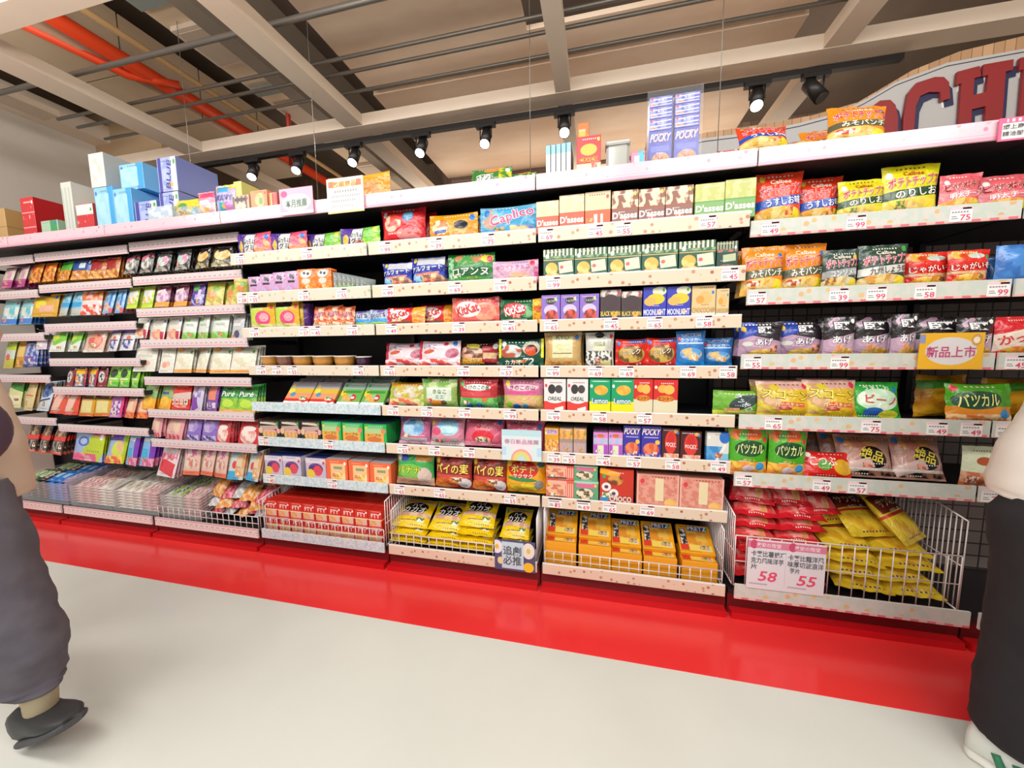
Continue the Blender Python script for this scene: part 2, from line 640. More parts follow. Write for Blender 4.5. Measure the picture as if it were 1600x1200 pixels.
for i in range(6):
    l = bpy.data.lights.new('rail_spot', 'SPOT')
    l.energy = 18
    l.spot_size = 1.5
    l.spot_blend = 0.6
    l.color = (1, 0.93, 0.82)
    l.shadow_soft_size = 0.03
    P = atY((398, 468, 555, 660, 882, 1181)[i], (268, 260, 245, 230, 200, 155)[i], 2.82)
    o = bpy.data.objects.new('rail_spot', l)
    COL.objects.link(o)
    o.location = (P.x, 2.78, 2.78)
    o.rotation_euler = (math.radians(-42), 0, 0)

# arched shop sign with wooden rim at the right, behind the shelves
def zq(pts, y):
    return [atY(px, py, y) for px, py in pts]


YS = 2.62
rim = [(1010, 222), (1110, 206), (1180, 196), (1270, 180), (1340, 160), (1425, 110), (1500, 80), (1600, 56), (1680, 48)]
sgn = [(1010, 235), (1100, 216), (1180, 206), (1250, 192), (1310, 176), (1350, 157), (1400, 128), (1480, 98), (1600, 76), (1680, 68)]


def curtain(pts, y0, y1, zb, m, name):
    mb = MB()
    P = zq(pts, y0)
    n = len(P)
    for i in range(n - 1):
        a, b = P[i], P[i + 1]
        A0, B0 = (a.x, y0, zb), (b.x, y0, zb)
        A1, B1 = (a.x, y0, a.z), (b.x, y0, b.z)
        mb.quad([A0, B0, B1, A1], m)
        mb.quad([(a.x, y0, a.z), (b.x, y0, b.z), (b.x, y1, b.z), (a.x, y1, a.z)], m)
        mb.quad([(b.x, y1, zb), (a.x, y1, zb), (a.x, y1, a.z), (b.x, y1, b.z)], m)
    mb.quad([(P[0].x, y0, zb), (P[0].x, y1, zb), (P[0].x, y1, P[0].z), (P[0].x, y0, P[0].z)], m)
    mb.quad([(P[-1].x, y0, zb), (P[-1].x, y1, zb), (P[-1].x, y1, P[-1].z), (P[-1].x, y0, P[-1].z)], m)
    return mb


sg = empty('arched_shop_sign', (1.8, YS, 0))
tag(sg, 'arched shop sign with big dark red letters behind the shelves', 'sign')
inv = Matrix.Translation((-1.8, -YS, 0))


def spart(mb, name, label=None):
    o = mb.obj(name, sg)
    o.matrix_parent_inverse = inv
    if label:
        o['label'] = label
    return o


spart(curtain(rim, YS + 0.004, YS + 0.1, 0.0, woodmat('sign_wood', 'a8825f', 'c19a74', '80603f', 22), ''), 'wooden_rim', 'wooden slatted rim')
spart(curtain(sgn, YS - 0.012, YS, 0.2, mat('b5b3b1', 0.5), ''), 'sign_face', 'pale grey sign face')
ln = zq([(x, y + 5) for x, y in sgn], YS - 0.014)
spart(MB().tube(ln, 0.0022, mat('4a4c58', 0.5), 4), 'outline', 'thin dark outline')


def slab(polys, y0, y1, mface):
    mb = MB()
    for poly in polys:
        P = [atY(px, py, YS) for px, py in poly]
        n = len(P)
        mb.quad([(p.x, y0, p.z) for p in P], mface)
        for i in range(n):
            a, b = P[i], P[(i + 1) % n]
            mb.quad([(a.x, y0, a.z), (b.x, y0, b.z), (b.x, y1, b.z), (a.x, y1, a.z)], mface)
    return mb


letters = {
    'letter_o': [[(1352, 175), (1368, 163), (1384, 162), (1392, 170), (1396, 190), (1394, 240), (1340, 240), (1344, 195)]],
    'letter_c': [[(1403, 240), (1404, 190), (1411, 152), (1424, 136), (1452, 127), (1466, 127), (1474, 135), (1476, 160), (1462, 164), (1460, 150), (1444, 150), (1430, 156), (1423, 172), (1418, 240)],
                 [(1440, 210), (1470, 204), (1470, 240), (1440, 240)]],
    'letter_h': [[(1487, 119), (1521, 110), (1523, 126), (1513, 129), (1511, 155), (1531, 150), (1534, 124), (1525, 126), (1527, 108), (1573, 100), (1572, 116), (1561, 119), (1552, 240), (1528, 240), (1530, 172), (1509, 177), (1507, 240), (1486, 240), (1493, 137), (1485, 139)]],
    'letter_i': [[(1583, 98), (1625, 90), (1624, 108), (1612, 110), (1606, 240), (1577, 240), (1588, 116), (1581, 117)]],
}
m_letter = mat('8e2a2c', 0.4)
m_shadow = mat('2c3050', 0.4)
for nm, polys in letters.items():
    o = spart(slab([[(x + 6, y + 8) for x, y in p] for p in polys], YS - 0.016, YS - 0.012, mat('e8e4e2', 0.5)), nm + '_outline')
    spart(slab([[(x + 9, y + 7) for x, y in p] for p in polys], YS - 0.019, YS - 0.016, m_shadow), nm + '_shadow', 'navy letter shadow')
    spart(slab(polys, YS - 0.034, YS - 0.019, m_letter), nm, 'dark red slab letter')
# ================================================================ the shelving run
PITCH = 0.9
BX = {'A': -4.785, 'B': -3.885, 'C': -2.985, 'D': -2.085, 'E': -1.185, 'F': -0.285, 'G': 0.615, 'H': 1.515}
LZ = {1: 1.773, 2: 1.555, 3: 1.357, 4: 1.131, 5: 0.908, 6: 0.684, 7: 0.436, 8: 0.094}      # bottoms of the price strips
GZ = {1: 1.733, 2: 1.451, 3: 1.174, 4: 0.907, 5: 0.632, 8: 0.112}
LY = {1: 1.780, 2: 1.797, 3: 1.814, 4: 1.836, 5: 1.834, 6: 1.858, 7: 1.870, 8: 1.820}
GY = {1: 1.800, 2: 1.803, 3: 1.830, 4: 1.815, 5: 1.840, 8: 1.790}
PEGY = 1.855
BACK = 2.27
HDRZ, HDRY = 1.996, 1.745
m_black = mat('17151a', 0.5)
m_black2 = mat('231f22', 0.35)
m_white = mat('e9e4de', 0.4)
m_wire = mat('e2d8d4', 0.3, 0.15)
m_hook = mat('9a9794', 0.3, 0.8)

strip_cookie = artmat('strip_cookie', 'dcc8b0', [('De', .5, .5, 99, .47, 'a8604e', 'd0a484', 2.2), ('r', .5, .96, 99, .05, 'f7eee6')], 0.3)
strip_pastel = artmat('strip_pastel', 'dacdba', [('De', .5, .5, 99, .47, '9cb8a4', 'deac84', 2.2), ('r', .5, .97, 99, .04, 'f4ece6')], 0.3)
strip_blue = artmat('strip_blue', 'd8dedd', [('Fr', .5, .5, 99, 1, 'cfdde0', 'bfccd4', 3), ('De', .5, .5, 99, .47, '9cc4d6', 'aed4bc', 2)], 0.3)
strip_green = artmat('strip_green', 'd4d6cc', [('Fr', .5, .5, 99, 1, 'cfcdc4', 'c4cbc0', 2), ('De', .5, .6, 99, .35, 'dcc07a', 'd8a884', 1.8), ('r', .5, .05, 99, .09, 'e07078'), ('Sr', .5, .05, 99, .09, 'eab4ac', '', 1.2)], 0.3)
strip_peg = artmat('strip_peg', 'd8c8c8', [('r', .5, .2, 99, .05, 'd98a9c'), ('Sr', .5, .52, 99, .06, 'b09c9e', '', 1.4), ('Sr', .5, .36, 99, .04, 'bfaaae', '', 2.3), ('r', .5, .95, 99, .06, 'd8c2c4')], 0.35)
strip_pegbase = artmat('strip_pegbase', 'eadfda', [('r', .5, .93, 99, .07, 'dfa2b2'), ('Sr', .5, .6, 99, .07, 'bfb0ae', '', 1.3), ('Sr', .5, .35, 99, .05, 'c8bab6', '', 2.1)], 0.35)
strip_hdr = artmat('strip_header', 'e6bcc6', [('De', .5, .62, 99, .34, 'd87e96', 'ecd0c8', 2.4), ('r', .5, .08, 99, .1, 'e69ab0'), ('r', .5, .3, 99, .012, 'd89aac')], 0.22)
tag_paper = mat('efece8', 0.45)
tag_pink = mat('e0557c', 0.45)
m_red_refl = mat('6a171a', 0.2)  # black kick plate, with the red floor's reflection put into its base colour

_tagmesh = {}


def tag_mesh(price, h):
    k = (price, h)
    if k in _tagmesh:
        return _tagmesh[k]
    W = 0.068
    mb = MB()
    mb.box((-W / 2, -0.0022, 0), (W / 2, 0, h), tag_paper)
    P = lambda u, v, o: ((u - .5) * W, -0.0022 - o, v * h)

    def rect(u0, v0, u1, v1, m):
        mb.quad([P(u0, v0, .0006), P(u1, v0, .0006), P(u1, v1, .0006), P(u0, v1, .0006)], m)
    rect(0, .84, 1, 1, mat('f2c9d4', 0.45))
    rect(.55, .86, .95, .98, tag_pink)
    gl = mat('8f8c8c', 0.5)
    for i in range(6):
        rect(.08 + i * .13, .62, .17 + i * .13, .72, gl)
    rect(.08, .2, .38, .26, gl)
    rect(.08, .34, .32, .4, gl)
    mb.text(P, W, h, ('t', price, .70, .28, .34, 'd8476c', {'w': .45}), .0008)
    _tagmesh[k] = mb.mesh('price_tag')
    return _tagmesh[k]


PRICES = ['45', '55', '57', '49', '65', '39', '69', '58', '75', '99']
BAYOBJ = {}
BLABEL = {
    'A': 'black shelf bay of hanging candy at the far left, behind the person',
    'B': 'black shelf bay of hanging candy, second from the left',
    'C': 'black shelf bay of hanging candy beside the gummy shelves',
    'D': 'black shelf bay of gummies and caramels with pale blue lower strips',
    'E': 'black shelf bay of chocolate and cookie bags with biscuit-dotted strips',
    'F': 'black shelf bay of boxed biscuits with biscuit-dotted strips',
    'G': 'black shelf bay of potato chips with grey-green price strips',
    'H': 'black shelf bay at the right edge, mostly behind the person in black trousers'}
GRIDM = {}


def gridmat():
    m = bpy.data.materials.new('pegboard_grid')
    m.use_nodes = True
    N, L = m.node_tree.nodes, m.node_tree.links
    b = N['Principled BSDF']
    b.inputs['Roughness'].default_value = 0.5
    br = N.new('ShaderNodeTexBrick')
    br.offset = 0
    br.inputs['Scale'].default_value = 1
    br.inputs['Brick Width'].default_value = 0.065
    br.inputs['Row Height'].default_value = 0.065
    br.inputs['Mortar Size'].default_value = 0.0035
    for nme, c in (('Color1', '8a7c78'), ('Color2', '82746f'), ('Mortar', '2a2325')):
        br.inputs[nme].default_value = lin(c)
    tc = N.new('ShaderNodeTexCoord')
    sp = N.new('ShaderNodeSeparateXYZ')
    cb = N.new('ShaderNodeCombineXYZ')
    L.new(tc.outputs['Object'], sp.inputs[0])
    L.new(sp.outputs[0], cb.inputs[0])
    L.new(sp.outputs[2], cb.inputs[1])
    L.new(cb.outputs[0], br.inputs['Vector'])
    L.new(br.outputs['Color'], b.inputs['Base Color'])
    return m


m_grid = gridmat()


def add_strip(bay, bx, z, Y, h, m, x0=0.006, x1=PITCH - 0.006):
    mb = MB()
    L_ = x1 - x0
    mb.box((x0, Y, z), (x1, Y + 0.008, z + h), m_white)
    n = L_ / h
    mb.quad([(x0, Y - .0006, z), (x1, Y - .0006, z), (x1, Y - .0006, z + h), (x0, Y - .0006, z + h)], m,
            [(0, 0), (n, 0), (n, 1), (0, 1)])
    return mb.obj('price_strip', bay)


def make_bay(k):
    bx = BX[k]
    root = empty('gondola_bay', (bx, 0, 0))
    tag(root, BLABEL[k], 'shelf unit', 'gondola bays of the snack aisle')
    BAYOBJ[k] = {'root': root, 'strip': {}}
    back = m_grid if k in 'GH' else m_black
    MB().box((0.0, BACK, 0.09), (PITCH, BACK + 0.02, 2.0), back).obj('back_panel', root)
    for x in (0.0, PITCH - 0.012):
        MB().box((x, BACK - 0.04, 0.0), (x + 0.012, BACK + 0.05, 2.03), m_black2).obj('upright', root)
    base = MB().box((0.004, 1.84, 0.10), (PITCH - 0.004, BACK, 0.125), m_black2)
    base.obj('base_deck', root)
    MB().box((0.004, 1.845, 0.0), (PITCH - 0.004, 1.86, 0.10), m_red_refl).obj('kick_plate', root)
    MB().box((0.012, 1.800, 0.0), (PITCH - 0.012, 1.845, 0.034), mat('c3151c', 0.25)).obj('reflection_band', root, None)['label'] = 'red band painted as the floor reflection'  # added strip: red floor mirrored low in the plinth, built as coloured geometry
    # header
    MB().box((0.001, HDRY + 0.006, HDRZ + 0.01), (PITCH - 0.001, BACK + 0.06, HDRZ + 0.06), m_black).obj('top_deck', root)
    s = add_strip(root, bx, HDRZ, HDRY, 0.066, strip_hdr, 0.003, PITCH - 0.003)
    s.name = s.data.name = 'header_strip'
    s['label'] = 'pink patterned header strip'
    if k in 'DEF':
        for l in range(1, 8):
            z, Y = LZ[l], LY[l]
            MB().box((0.008, Y + 0.008, z + 0.016), (PITCH - 0.008, BACK, z + 0.04), m_black).obj('shelf', root)
            h = 0.064 if l <= 2 else 0.058
            m = (strip_pastel if l <= 4 else strip_blue) if k == 'D' else strip_cookie
            BAYOBJ[k]['strip'][l] = (add_strip(root, bx, z, Y, h, m), z, Y, h)
    if k in 'GH':
        for l in (1, 2, 3, 4, 5):
            z, Y = GZ[l], GY[l]
            MB().box((0.008, Y + 0.008, z + 0.016), (PITCH - 0.008, BACK, z + 0.04), m_black).obj('shelf', root)
            BAYOBJ[k]['strip'][l] = (add_strip(root, bx, z, Y, 0.066, strip_green), z, Y, 0.066)
    zb, yb = (GZ[8], GY[8]) if k in 'GH' else (LZ[8] - (0.01 if k in 'ABC' else 0), LY[8])
    m = strip_pegbase if k in 'ABC' else {'D': strip_blue, 'E': strip_cookie, 'F': strip_cookie}.get(k, strip_green)
    BAYOBJ[k]['strip'][8] = (add_strip(root, bx, zb, yb, 0.058 if k not in 'GH' else 0.07, m, 0.015, PITCH - 0.015), zb, yb, 0.058)
    return root


for k in 'ABCDEFGH':
    make_bay(k)


def add_tag(k, l, X, rng):
    st = BAYOBJ[k]['strip'].get(l)
    if not st:
        return
    o, z, Y, h = st
    X = min(max(X, BX[k] + 0.045), BX[k] + PITCH - 0.045)
    t = link(tag_mesh(rng.choice(PRICES), 0.052), 'price_tag', o, (X - BX[k], Y - 0.001, z + 0.003))


# peg bars (hanging candy):  bay, pixel on the strip's lower edge, height
PEG = {('C', 1): (267, 387), ('C', 2): (275, 442), ('C', 3): (286, 493), ('C', 4): (290, 543), ('C', 5): (307, 602.5), ('C', 6): (312, 655), ('C', 7): (323, 703),
       ('B', 1): (100, 405), ('B', 2): (125, 454), ('B', 3): (125, 517), ('B', 4): (125, 572), ('B', 5): (125, 617), ('B', 6): (150, 677),
       ('A', 1): (12, 414), ('A', 2): (15, 467), ('A', 3): (25, 533), ('A', 4): (25, 597), ('A', 5): (70, 664)}
PEGZ = {}
for (k, l), (px, py) in PEG.items():
    P = atY(px, py, PEGY)
    PEGZ[(k, l)] = P.z
    root = BAYOBJ[k]['root']
    s = add_strip(root, BX[k], P.z, PEGY, 0.055, strip_peg, 0.01, PITCH - 0.01)
    MB().tube([(0.012, PEGY + 0.014, P.z + 0.03), (PITCH - 0.012, PEGY + 0.014, P.z + 0.03)], 0.006, m_black2, 6).obj('peg_bar', root)
    MB().box((0.0, PEGY, P.z + 0.01), (0.006, BACK, P.z + 0.04), m_black2).obj('bar_bracket', root)
    MB().box((PITCH - 0.006, PEGY, P.z + 0.01), (PITCH, BACK, P.z + 0.04), m_black2).obj('bar_bracket', root)

hook_me = MB().tube([(0, BACK, 0.0), (0, PEGY + 0.03, 0.0), (0, PEGY + 0.018, 0.012)], 0.0025, m_hook, 5).mesh('peg_hook')


# wire dividers on the base decks
def fence_mesh(name, length, h0, h1, step=0.024, axis='y'):
    """vertical wires between two rails; h0 at the front, h1 at the back"""
    mb = MB()
    n = max(2, int(length / step))
    P = (lambda t, z: (0, t, z)) if axis == 'y' else (lambda t, z: (t, 0, z))
    for i in range(n + 1):
        t = length * i / n
        h = h0 + (h1 - h0) * i / n
        mb.tube([P(t, 0), P(t, h)], 0.0026, m_wire, 5)
    mb.tube([P(0, h0), P(length, h1)], 0.0036, m_wire, 5)
    mb.tube([P(0, 0.004), P(length, 0.004)], 0.0036, m_wire, 5)
    mb.tube([P(0, h0 * .5), P(length, h0 * .5)], 0.0026, m_wire, 5)
    return mb


def basket(k, label, front_h, sides, back=True):
    X = BX[k]
    z = 0.1255 + (0.02 if k == 'G' else 0)
    r = empty('wire_basket', (X, 0, z))
    tag(r, label, 'basket', 'wire baskets on the base shelves')
    for xs, h0, h1 in sides:
        fence_mesh('side', 0.40, h0, h1).obj('side_panel', r, (xs, 1.845, 0))
    if front_h:
        fence_mesh('front', PITCH - 0.05, front_h, front_h, 0.045, 'x').obj('front_panel', r, (0.025, 1.838, 0))
    return r


basket('C', 'wire basket holding the colourful candy sacks on the base shelf', 0.09, ((0.885, 0.2, 0.26),))
basket('D', 'wire basket fencing in the red candy cartons on the base shelf', 0.10, ((0.03, 0.17, 0.25), (0.885, 0.27, 0.34)))
basket('E', 'wire basket around the yellow chocolate bags on the base shelf', 0.085, ((0.025, 0.22, 0.3), (0.88, 0.25, 0.34)))
basket('F', 'wire basket around the yellow pretzel cartons on the base shelf', 0.085, ((0.02, 0.3, 0.36), (0.878, 0.28, 0.36)))
basket('G', 'tall wire basket heaped with red and yellow chip bags', 0.25, ((0.02, 0.34, 0.42), (0.885, 0.40, 0.46)))
# ================================================================ packaging
ART = {}


def A(id_, kind, name, desc, base, *layers, **kw):
    ART[id_] = dict(kind=kind, name=name, desc=desc, base=base, layers=list(layers), **kw)


def T(body, cx, cy, h, col, **o):
    return ('t', body, cx, cy, h, col, o)


def bag_grid(w, h, d, seal, seed, nx, nz, sw, flat):
    F, B = [], []
    for j in range(nz + 1):
        for i in range(nx + 1):
            u, v = i / nx, j / nz
            s, t = (v, u) if seal == 'v' else (u, v)
            e = min(s, 1 - s)
            a = max(0.0, min(1.0, (e - sw) / 0.30))
            f = math.sin(a * PI / 2) ** 0.75
            g = max(0.0, 1 - abs(2 * t - 1) ** 2.6) ** 0.6
            nzv = noise.noise(Vector((u * 2.6 + seed * 3.1, v * 2.6, seed * 1.7)))
            nz2 = noise.noise(Vector((u * 7 + seed, v * 7, seed * 0.7)))
            dep = d / 2 * f * g * (1 + 0.28 * nzv + 0.12 * nz2)
            if seal == 'v' and not flat:
                dep *= 1.12 - 0.3 * v
            wav = 0.0
            if e < sw + 0.12:
                wav = math.sin(t * 19 + seed) * min(0.004, d * 0.05) * (1 - max(0, e - sw) / 0.12)
            dep = max(dep, 0.0008)
            pull = 0.07 * math.sin(PI * s) * (0.3 if flat else 1)
            if seal == 'v':
                x = (u - .5) * w * (1 - pull)
                z = v * h + (0.02 * h * (abs(2 * u - 1) ** 2) * nzv if v > 0.9 else 0)
            else:
                x = (u - .5) * w
                z = h * (0.5 + (v - .5) * (1 - pull))
            F.append((x, d / 2 - dep + wav, z))
            B.append((x, d / 2 + dep + wav, z))
    return F, B


def build(id_, w, h, d):
    a = ART[id_]
    kind = a['kind']
    lay = a['layers']
    PLAIN = {'blue', 'ylow', 'carton', 'orbag', 'greyp', 'cupa', 'cupb', 'cupd', 'clear', 'plumtop', 'papers', 'glassct', 'whitect', 'ycarton', 'lbthin'}
    if id_ not in PLAIN and not id_.startswith('sack'):
        # small print every pack carries: a line of fine lettering, a badge, a weight line
        q = random.Random('p' + id_)
        dk = sum(lin(a['base'])[:3]) > 1.1
        lt = ('5a4a48', '7a6a64', '8a3a3a', '3a4a6a') if dk else ('f0e8dc', 'e8d8b0', 'd8dce4', 'f4c8c0')
        ex = [('Sr', .5 + q.uniform(-.12, .12), q.choice((.91, .93, .89)), q.uniform(.2, .36), .016, q.choice(lt), '', q.randint(11, 19)),
              ('Sr', .5 + q.uniform(-.2, .2), q.uniform(.05, .09), q.uniform(.16, .3), .013, q.choice(lt), '', q.randint(13, 23)),
              ('e', q.choice((.1, .9, .88, .13)), q.uniform(.78, .9), .055, .05 * w / h + .02, q.choice(('e8c83a', 'd83a4a', '3a7ac8', 'f0ece4', '4aa04a')))]
        if q.random() < .6:
            ex.append(('Fr', q.uniform(.2, .8), q.uniform(.16, .3), q.uniform(.08, .16), q.uniform(.05, .09), q.choice(('f0e4cc', 'e0b060', 'e8a08a')), q.choice(('8a5a3a', 'c84a3a', 'd89a4a', '5a8a4a')), q.randint(8, 14)))
        if q.random() < .5:
            ex.append(('Sr', q.uniform(.3, .7), q.uniform(.3, .44), q.uniform(.1, .22), .012, q.choice(lt), '', q.randint(14, 24)))
        lay = [l_ for l_ in lay if l_[0] != 't'] + ex + [l_ for l_ in lay if l_[0] == 't']
    m = artmat(id_, a['base'], lay, a.get('rough', 0.36 if kind == 'box' else 0.26), a.get('coat', 0.15 if kind != 'box' else 0.0), 0.0 if kind in ('box', 'cup', 'tub') else (0.55 if w > .1 else .4))
    seed = sum(map(ord, id_)) % 37 + 1
    mb = MB()
    seals = None
    if kind == 'box':
        mb.box((-w / 2, 0, 0), (w / 2, d, h), m, True, 0.0012)
        P = lambda u, v, o: ((u - .5) * w, -o, v * h)
        if a.get('top'):
            mt = mat(a['top'], 0.4)
            mb.quad([(-w / 2 + .001, .001, h + .0005), (w / 2 - .001, .001, h + .0005), (w / 2 - .001, d - .001, h + .0005), (-w / 2 + .001, d - .001, h + .0005)], mt)
        if a.get('side'):
            mt = mat(a['side'], 0.4)
            for sx in (-1, 1):
                x = sx * (w / 2 + .0005)
                mb.quad([(x, .001, .001), (x, d - .001, .001), (x, d - .001, h - .001), (x, .001, h - .001)], mt)
    elif kind in ('bag', 'hbag', 'pouch'):
        seal = 'h' if kind == 'hbag' else 'v'
        flat = kind == 'pouch'
        nx, nz = (12, 12) if w > 0.09 else (8, 10)
        sw = 0.055 if not flat else 0.07
        F, B = bag_grid(w, h, d, seal, seed, nx, nz, sw, flat)
        seals = [MB(), MB()]
        big = a.get('parts', w > 0.13)

        def which(i, j):
            if not big:
                return mb
            t = (j, nz) if seal == 'v' else (i, nx)
            return seals[0] if t[0] == 0 else (seals[1] if t[0] == t[1] - 1 else mb)
        bcol = mat(a.get('back', a['base']), 0.35)
        for S in [mb] + (seals if big else []):
            S.v = list(F) + list(B)
        n = (nx + 1) * (nz + 1)
        for j in range(nz):
            for i in range(nx):
                q = [j * (nx + 1) + i, j * (nx + 1) + i + 1, (j + 1) * (nx + 1) + i + 1, (j + 1) * (nx + 1) + i]
                uv = [(i / nx, j / nz), ((i + 1) / nx, j / nz), ((i + 1) / nx, (j + 1) / nz), (i / nx, (j + 1) / nz)]
                S = which(i, j)
                S.face(q, m, uv, True)
                S.face([n + k for k in q][::-1], m, [(0.02 + 0.96 * p[0], p[1]) for p in uv][::-1], True)
        if not big:
            seals = None

        def P(u, v, o):
            fu, fv = min(max(u, 0), .9999) * nx, min(max(v, 0), .9999) * nz
            i, j = int(fu), int(fv)
            fu -= i
            fv -= j
            k = j * (nx + 1) + i
            p = [Vector(F[k]), Vector(F[k + 1]), Vector(F[k + nx + 1]), Vector(F[k + nx + 2])]
            r = (p[0] * (1 - fu) + p[1] * fu) * (1 - fv) + (p[2] * (1 - fu) + p[3] * fu) * fv
            r.y -= o * 1.4 + 0.0008
            return r
    elif kind == 'cup':
        mc = mat(a['base'], 0.25, coat=0.6)
        ml = mat('d9d2c6', 0.2)
        mb.lathe([(w * .36, 0), (w * .44, h * .5), (w * .47, h * .9), (w * .5, h * .93), (w * .5, h)], mc, 16, (0, w / 2, 0), mats=[mc, mc, ml, ml])
        P = lambda u, v, o: ((u - .5) * w, -o + (w / 2 - math.sqrt(max(0, (w * .46) ** 2 - ((u - .5) * w) ** 2))), v * h)
    elif kind == 'tub':      # clear lidded tub
        mc = mat(a['base'], 0.12, coat=0.8)
        mb.box((-w / 2, 0, 0), (w / 2, d, h * .86), mc, False, w * .12)
        mb.box((-w * .53, -w * .02, h * .86), (w * .53, d + w * .02, h), mat('c9c6c2', 0.15), False, w * .06)
        P = lambda u, v, o: ((u - .5) * w, -o, v * h)
    for t in lay:
        if t[0] == 't':
            mb.text(P, w, h, t)
    me = mb.mesh(a['name'])
    parts = []
    if seals:
        for s in seals:
            # drop unused verts
            used = sorted({i for f in s.f for i in f})
            mp = {o: n for n, o in enumerate(used)}
            s.v = [s.v[i] for i in used]
            s.f = [tuple(mp[i] for i in f) for f in s.f]
            parts.append(s.mesh('seal'))
        used = sorted({i for f in mb.f for i in f})
    return me, parts


_built = {}
ITEMS = []      # (object, art, place, front?)


def put(id_, X, Y, Z, w, h, d=None, rot=(0, 0, 0), place='', front=True, seq=None):
    a = ART[id_]
    if id_ not in _built:
        dd = d or a.get('d') or {'box': 0.05, 'bag': max(0.05, w * .36), 'hbag': max(0.05, h * .42), 'pouch': 0.016, 'cup': w, 'tub': w * .8}[a['kind']]
        _built[id_] = (build(id_, w, h, dd), w, h, dd)
    (me, parts), w0, h0, d0 = _built[id_]
    o = link(me, a['name'], None, (X, Y, Z))
    o.scale = (w / w0, (d / d0) if d else 1.0, h / h0)
    o.rotation_euler = [math.radians(r) for r in rot]
    for p, nm in zip(parts, ('bottom_seal', 'top_seal') if a['kind'] != 'hbag' else ('tear_seal', 'end_seal')):
        link(p, nm, o)
    ITEMS.append((o, id_, place, front))
    return o


def depth_of(id_, w, h):
    a = ART[id_]
    if id_ in _built:
        return _built[id_][3]
    return a.get('d') or {'box': 0.05, 'bag': max(0.05, w * .36), 'hbag': max(0.05, h * .42), 'pouch': 0.016, 'cup': w, 'tub': w * .8}[a['kind']]


rng = random.Random(3)


def row(k, l, place, items, zs=None, ys=None):
    """items: (art, left px, right px, top px, opts) standing on shelf l of bay k"""
    zb = (zs if zs is not None else (GZ if k in 'GH' else LZ)[l] + 0.042)
    Y = (ys if ys is not None else (GY if k in 'GH' else LY)[l]) + 0.013
    prev_end, prev_off, last = -1e9, 0, None
    for it in items:
        id_, x0, x1, yt = it[:4]
        o = it[4] if len(it) > 4 else {}
        cy = o.get('cy', yt)
        Pt = atY((x0 + x1) / 2, yt, Y)
        h = Pt.z - zb
        pb = topx((Pt.x, Y, zb))
        ym = (yt + pb[1]) / 2
        xa, xb = atY(x0, ym, Y).x, atY(x1, ym, Y).x
        w = xb - xa
        off = o.get('off')
        if off is None:
            off = 0.0
            if xa < prev_end - 0.012 and prev_off == 0:
                off = 0.045
        if off:
            s = (Y + off) / Y
            w *= s
            cx = (xa + xb) / 2 * s
        else:
            cx = (xa + xb) / 2
        prev_end, prev_off = xb, off
        lean = o.get('lean', 0)
        hh = h / math.cos(math.radians(lean)) if lean else h
        d = depth_of(id_, w, hh)
        zz = zb + d * math.sin(math.radians(lean))
        put(id_, cx, Y + off, zz, w, hh, o.get('d'), (-lean, 0, o.get('yaw', 0)), place)
        if id_ != last:
            kk = k
            X = xa + 0.05
            for q in BX:
                if BX[q] <= X < BX[q] + PITCH:
                    kk = q
            add_tag(kk, l, X, rng)
        last = id_
        n = o.get('n', 0)
        st = o.get('step', d * (0.92 if ART[id_]['kind'] != 'box' else 1.02))
        for i in range(n):
            y2 = Y + off + st * (i + 1)
            if y2 + d > BACK:
                break
            put(id_, cx + o.get('dx', 0) * (i + 1), y2, zz + o.get('dz', 0) * (i + 1), w, hh * o.get('hs', 1), o.get('d'), (-lean, 0, o.get('yaw', 0)), place, False)


def hang(k, l, place, items, n=4, lean=15):
    """items: (art, left px, right px, bottom px) hanging from peg bar l of bay k"""
    zt = PEGZ[(k, l)] + 0.004
    Y = PEGY + 0.012
    for it in items:
        id_, x0, x1, yb = it[:4]
        o = it[4] if len(it) > 4 else {}
        Pb = atY((x0 + x1) / 2, yb, Y)
        h = zt - Pb.z + 0.01
        pt = topx((Pb.x, Y, zt))
        ym = (yb + pt[1]) / 2
        xa, xb = atY(x0, ym, Y).x, atY(x1, ym, Y).x
        w = (xb - xa) * o.get('ws', 1)
        cx = (xa + xb) / 2
        kb = next((q for q in BX if BX[q] <= cx < BX[q] + PITCH), k)
        hook = link(hook_me, 'peg_hook', BAYOBJ[kb]['root'], (cx - BX[kb], 0, zt + 0.012))
        ln = lean + rng.uniform(-3, 3)
        a = math.radians(ln)
        yaw = rng.uniform(-11, 8)
        for i in range(o.get('n', n)):
            y = Y + 0.024 * i
            put(id_, cx + rng.uniform(-.003, .003), y, zt - h * math.cos(a), w, h, None, (-ln + i * 2.5, 0, yaw + rng.uniform(-2, 2)), place, i == 0)
# ---------------- potato chip bay
def chips(id_, desc, base, band, btxt, btxtc, brand='ポテトチップス', brandc='cc2a44', brando='faece6', top='Calbee', food=('e9b84a', 'f2d27a'), topc='f6ead2'):
    A(id_, 'bag', 'chip_bag', desc, base,
      ('Fe', .5, .12, .62, .24, food[0], food[1], 5), ('r', .5, .445, .7, .085, band, 5), ('e', .84, .2, .11, .11, 'f0d832'),
      ('Fe', .42, .16, .2, .13, 'f4d68a', 'dca94a', 4),
      T(brand, .52, .67, .17, brandc, o=brando, w=.86, r=4), T(btxt, .57, .45, .13, btxtc, w=.74, r=5), T(top, .5, .82, .07, topc, w=.5))


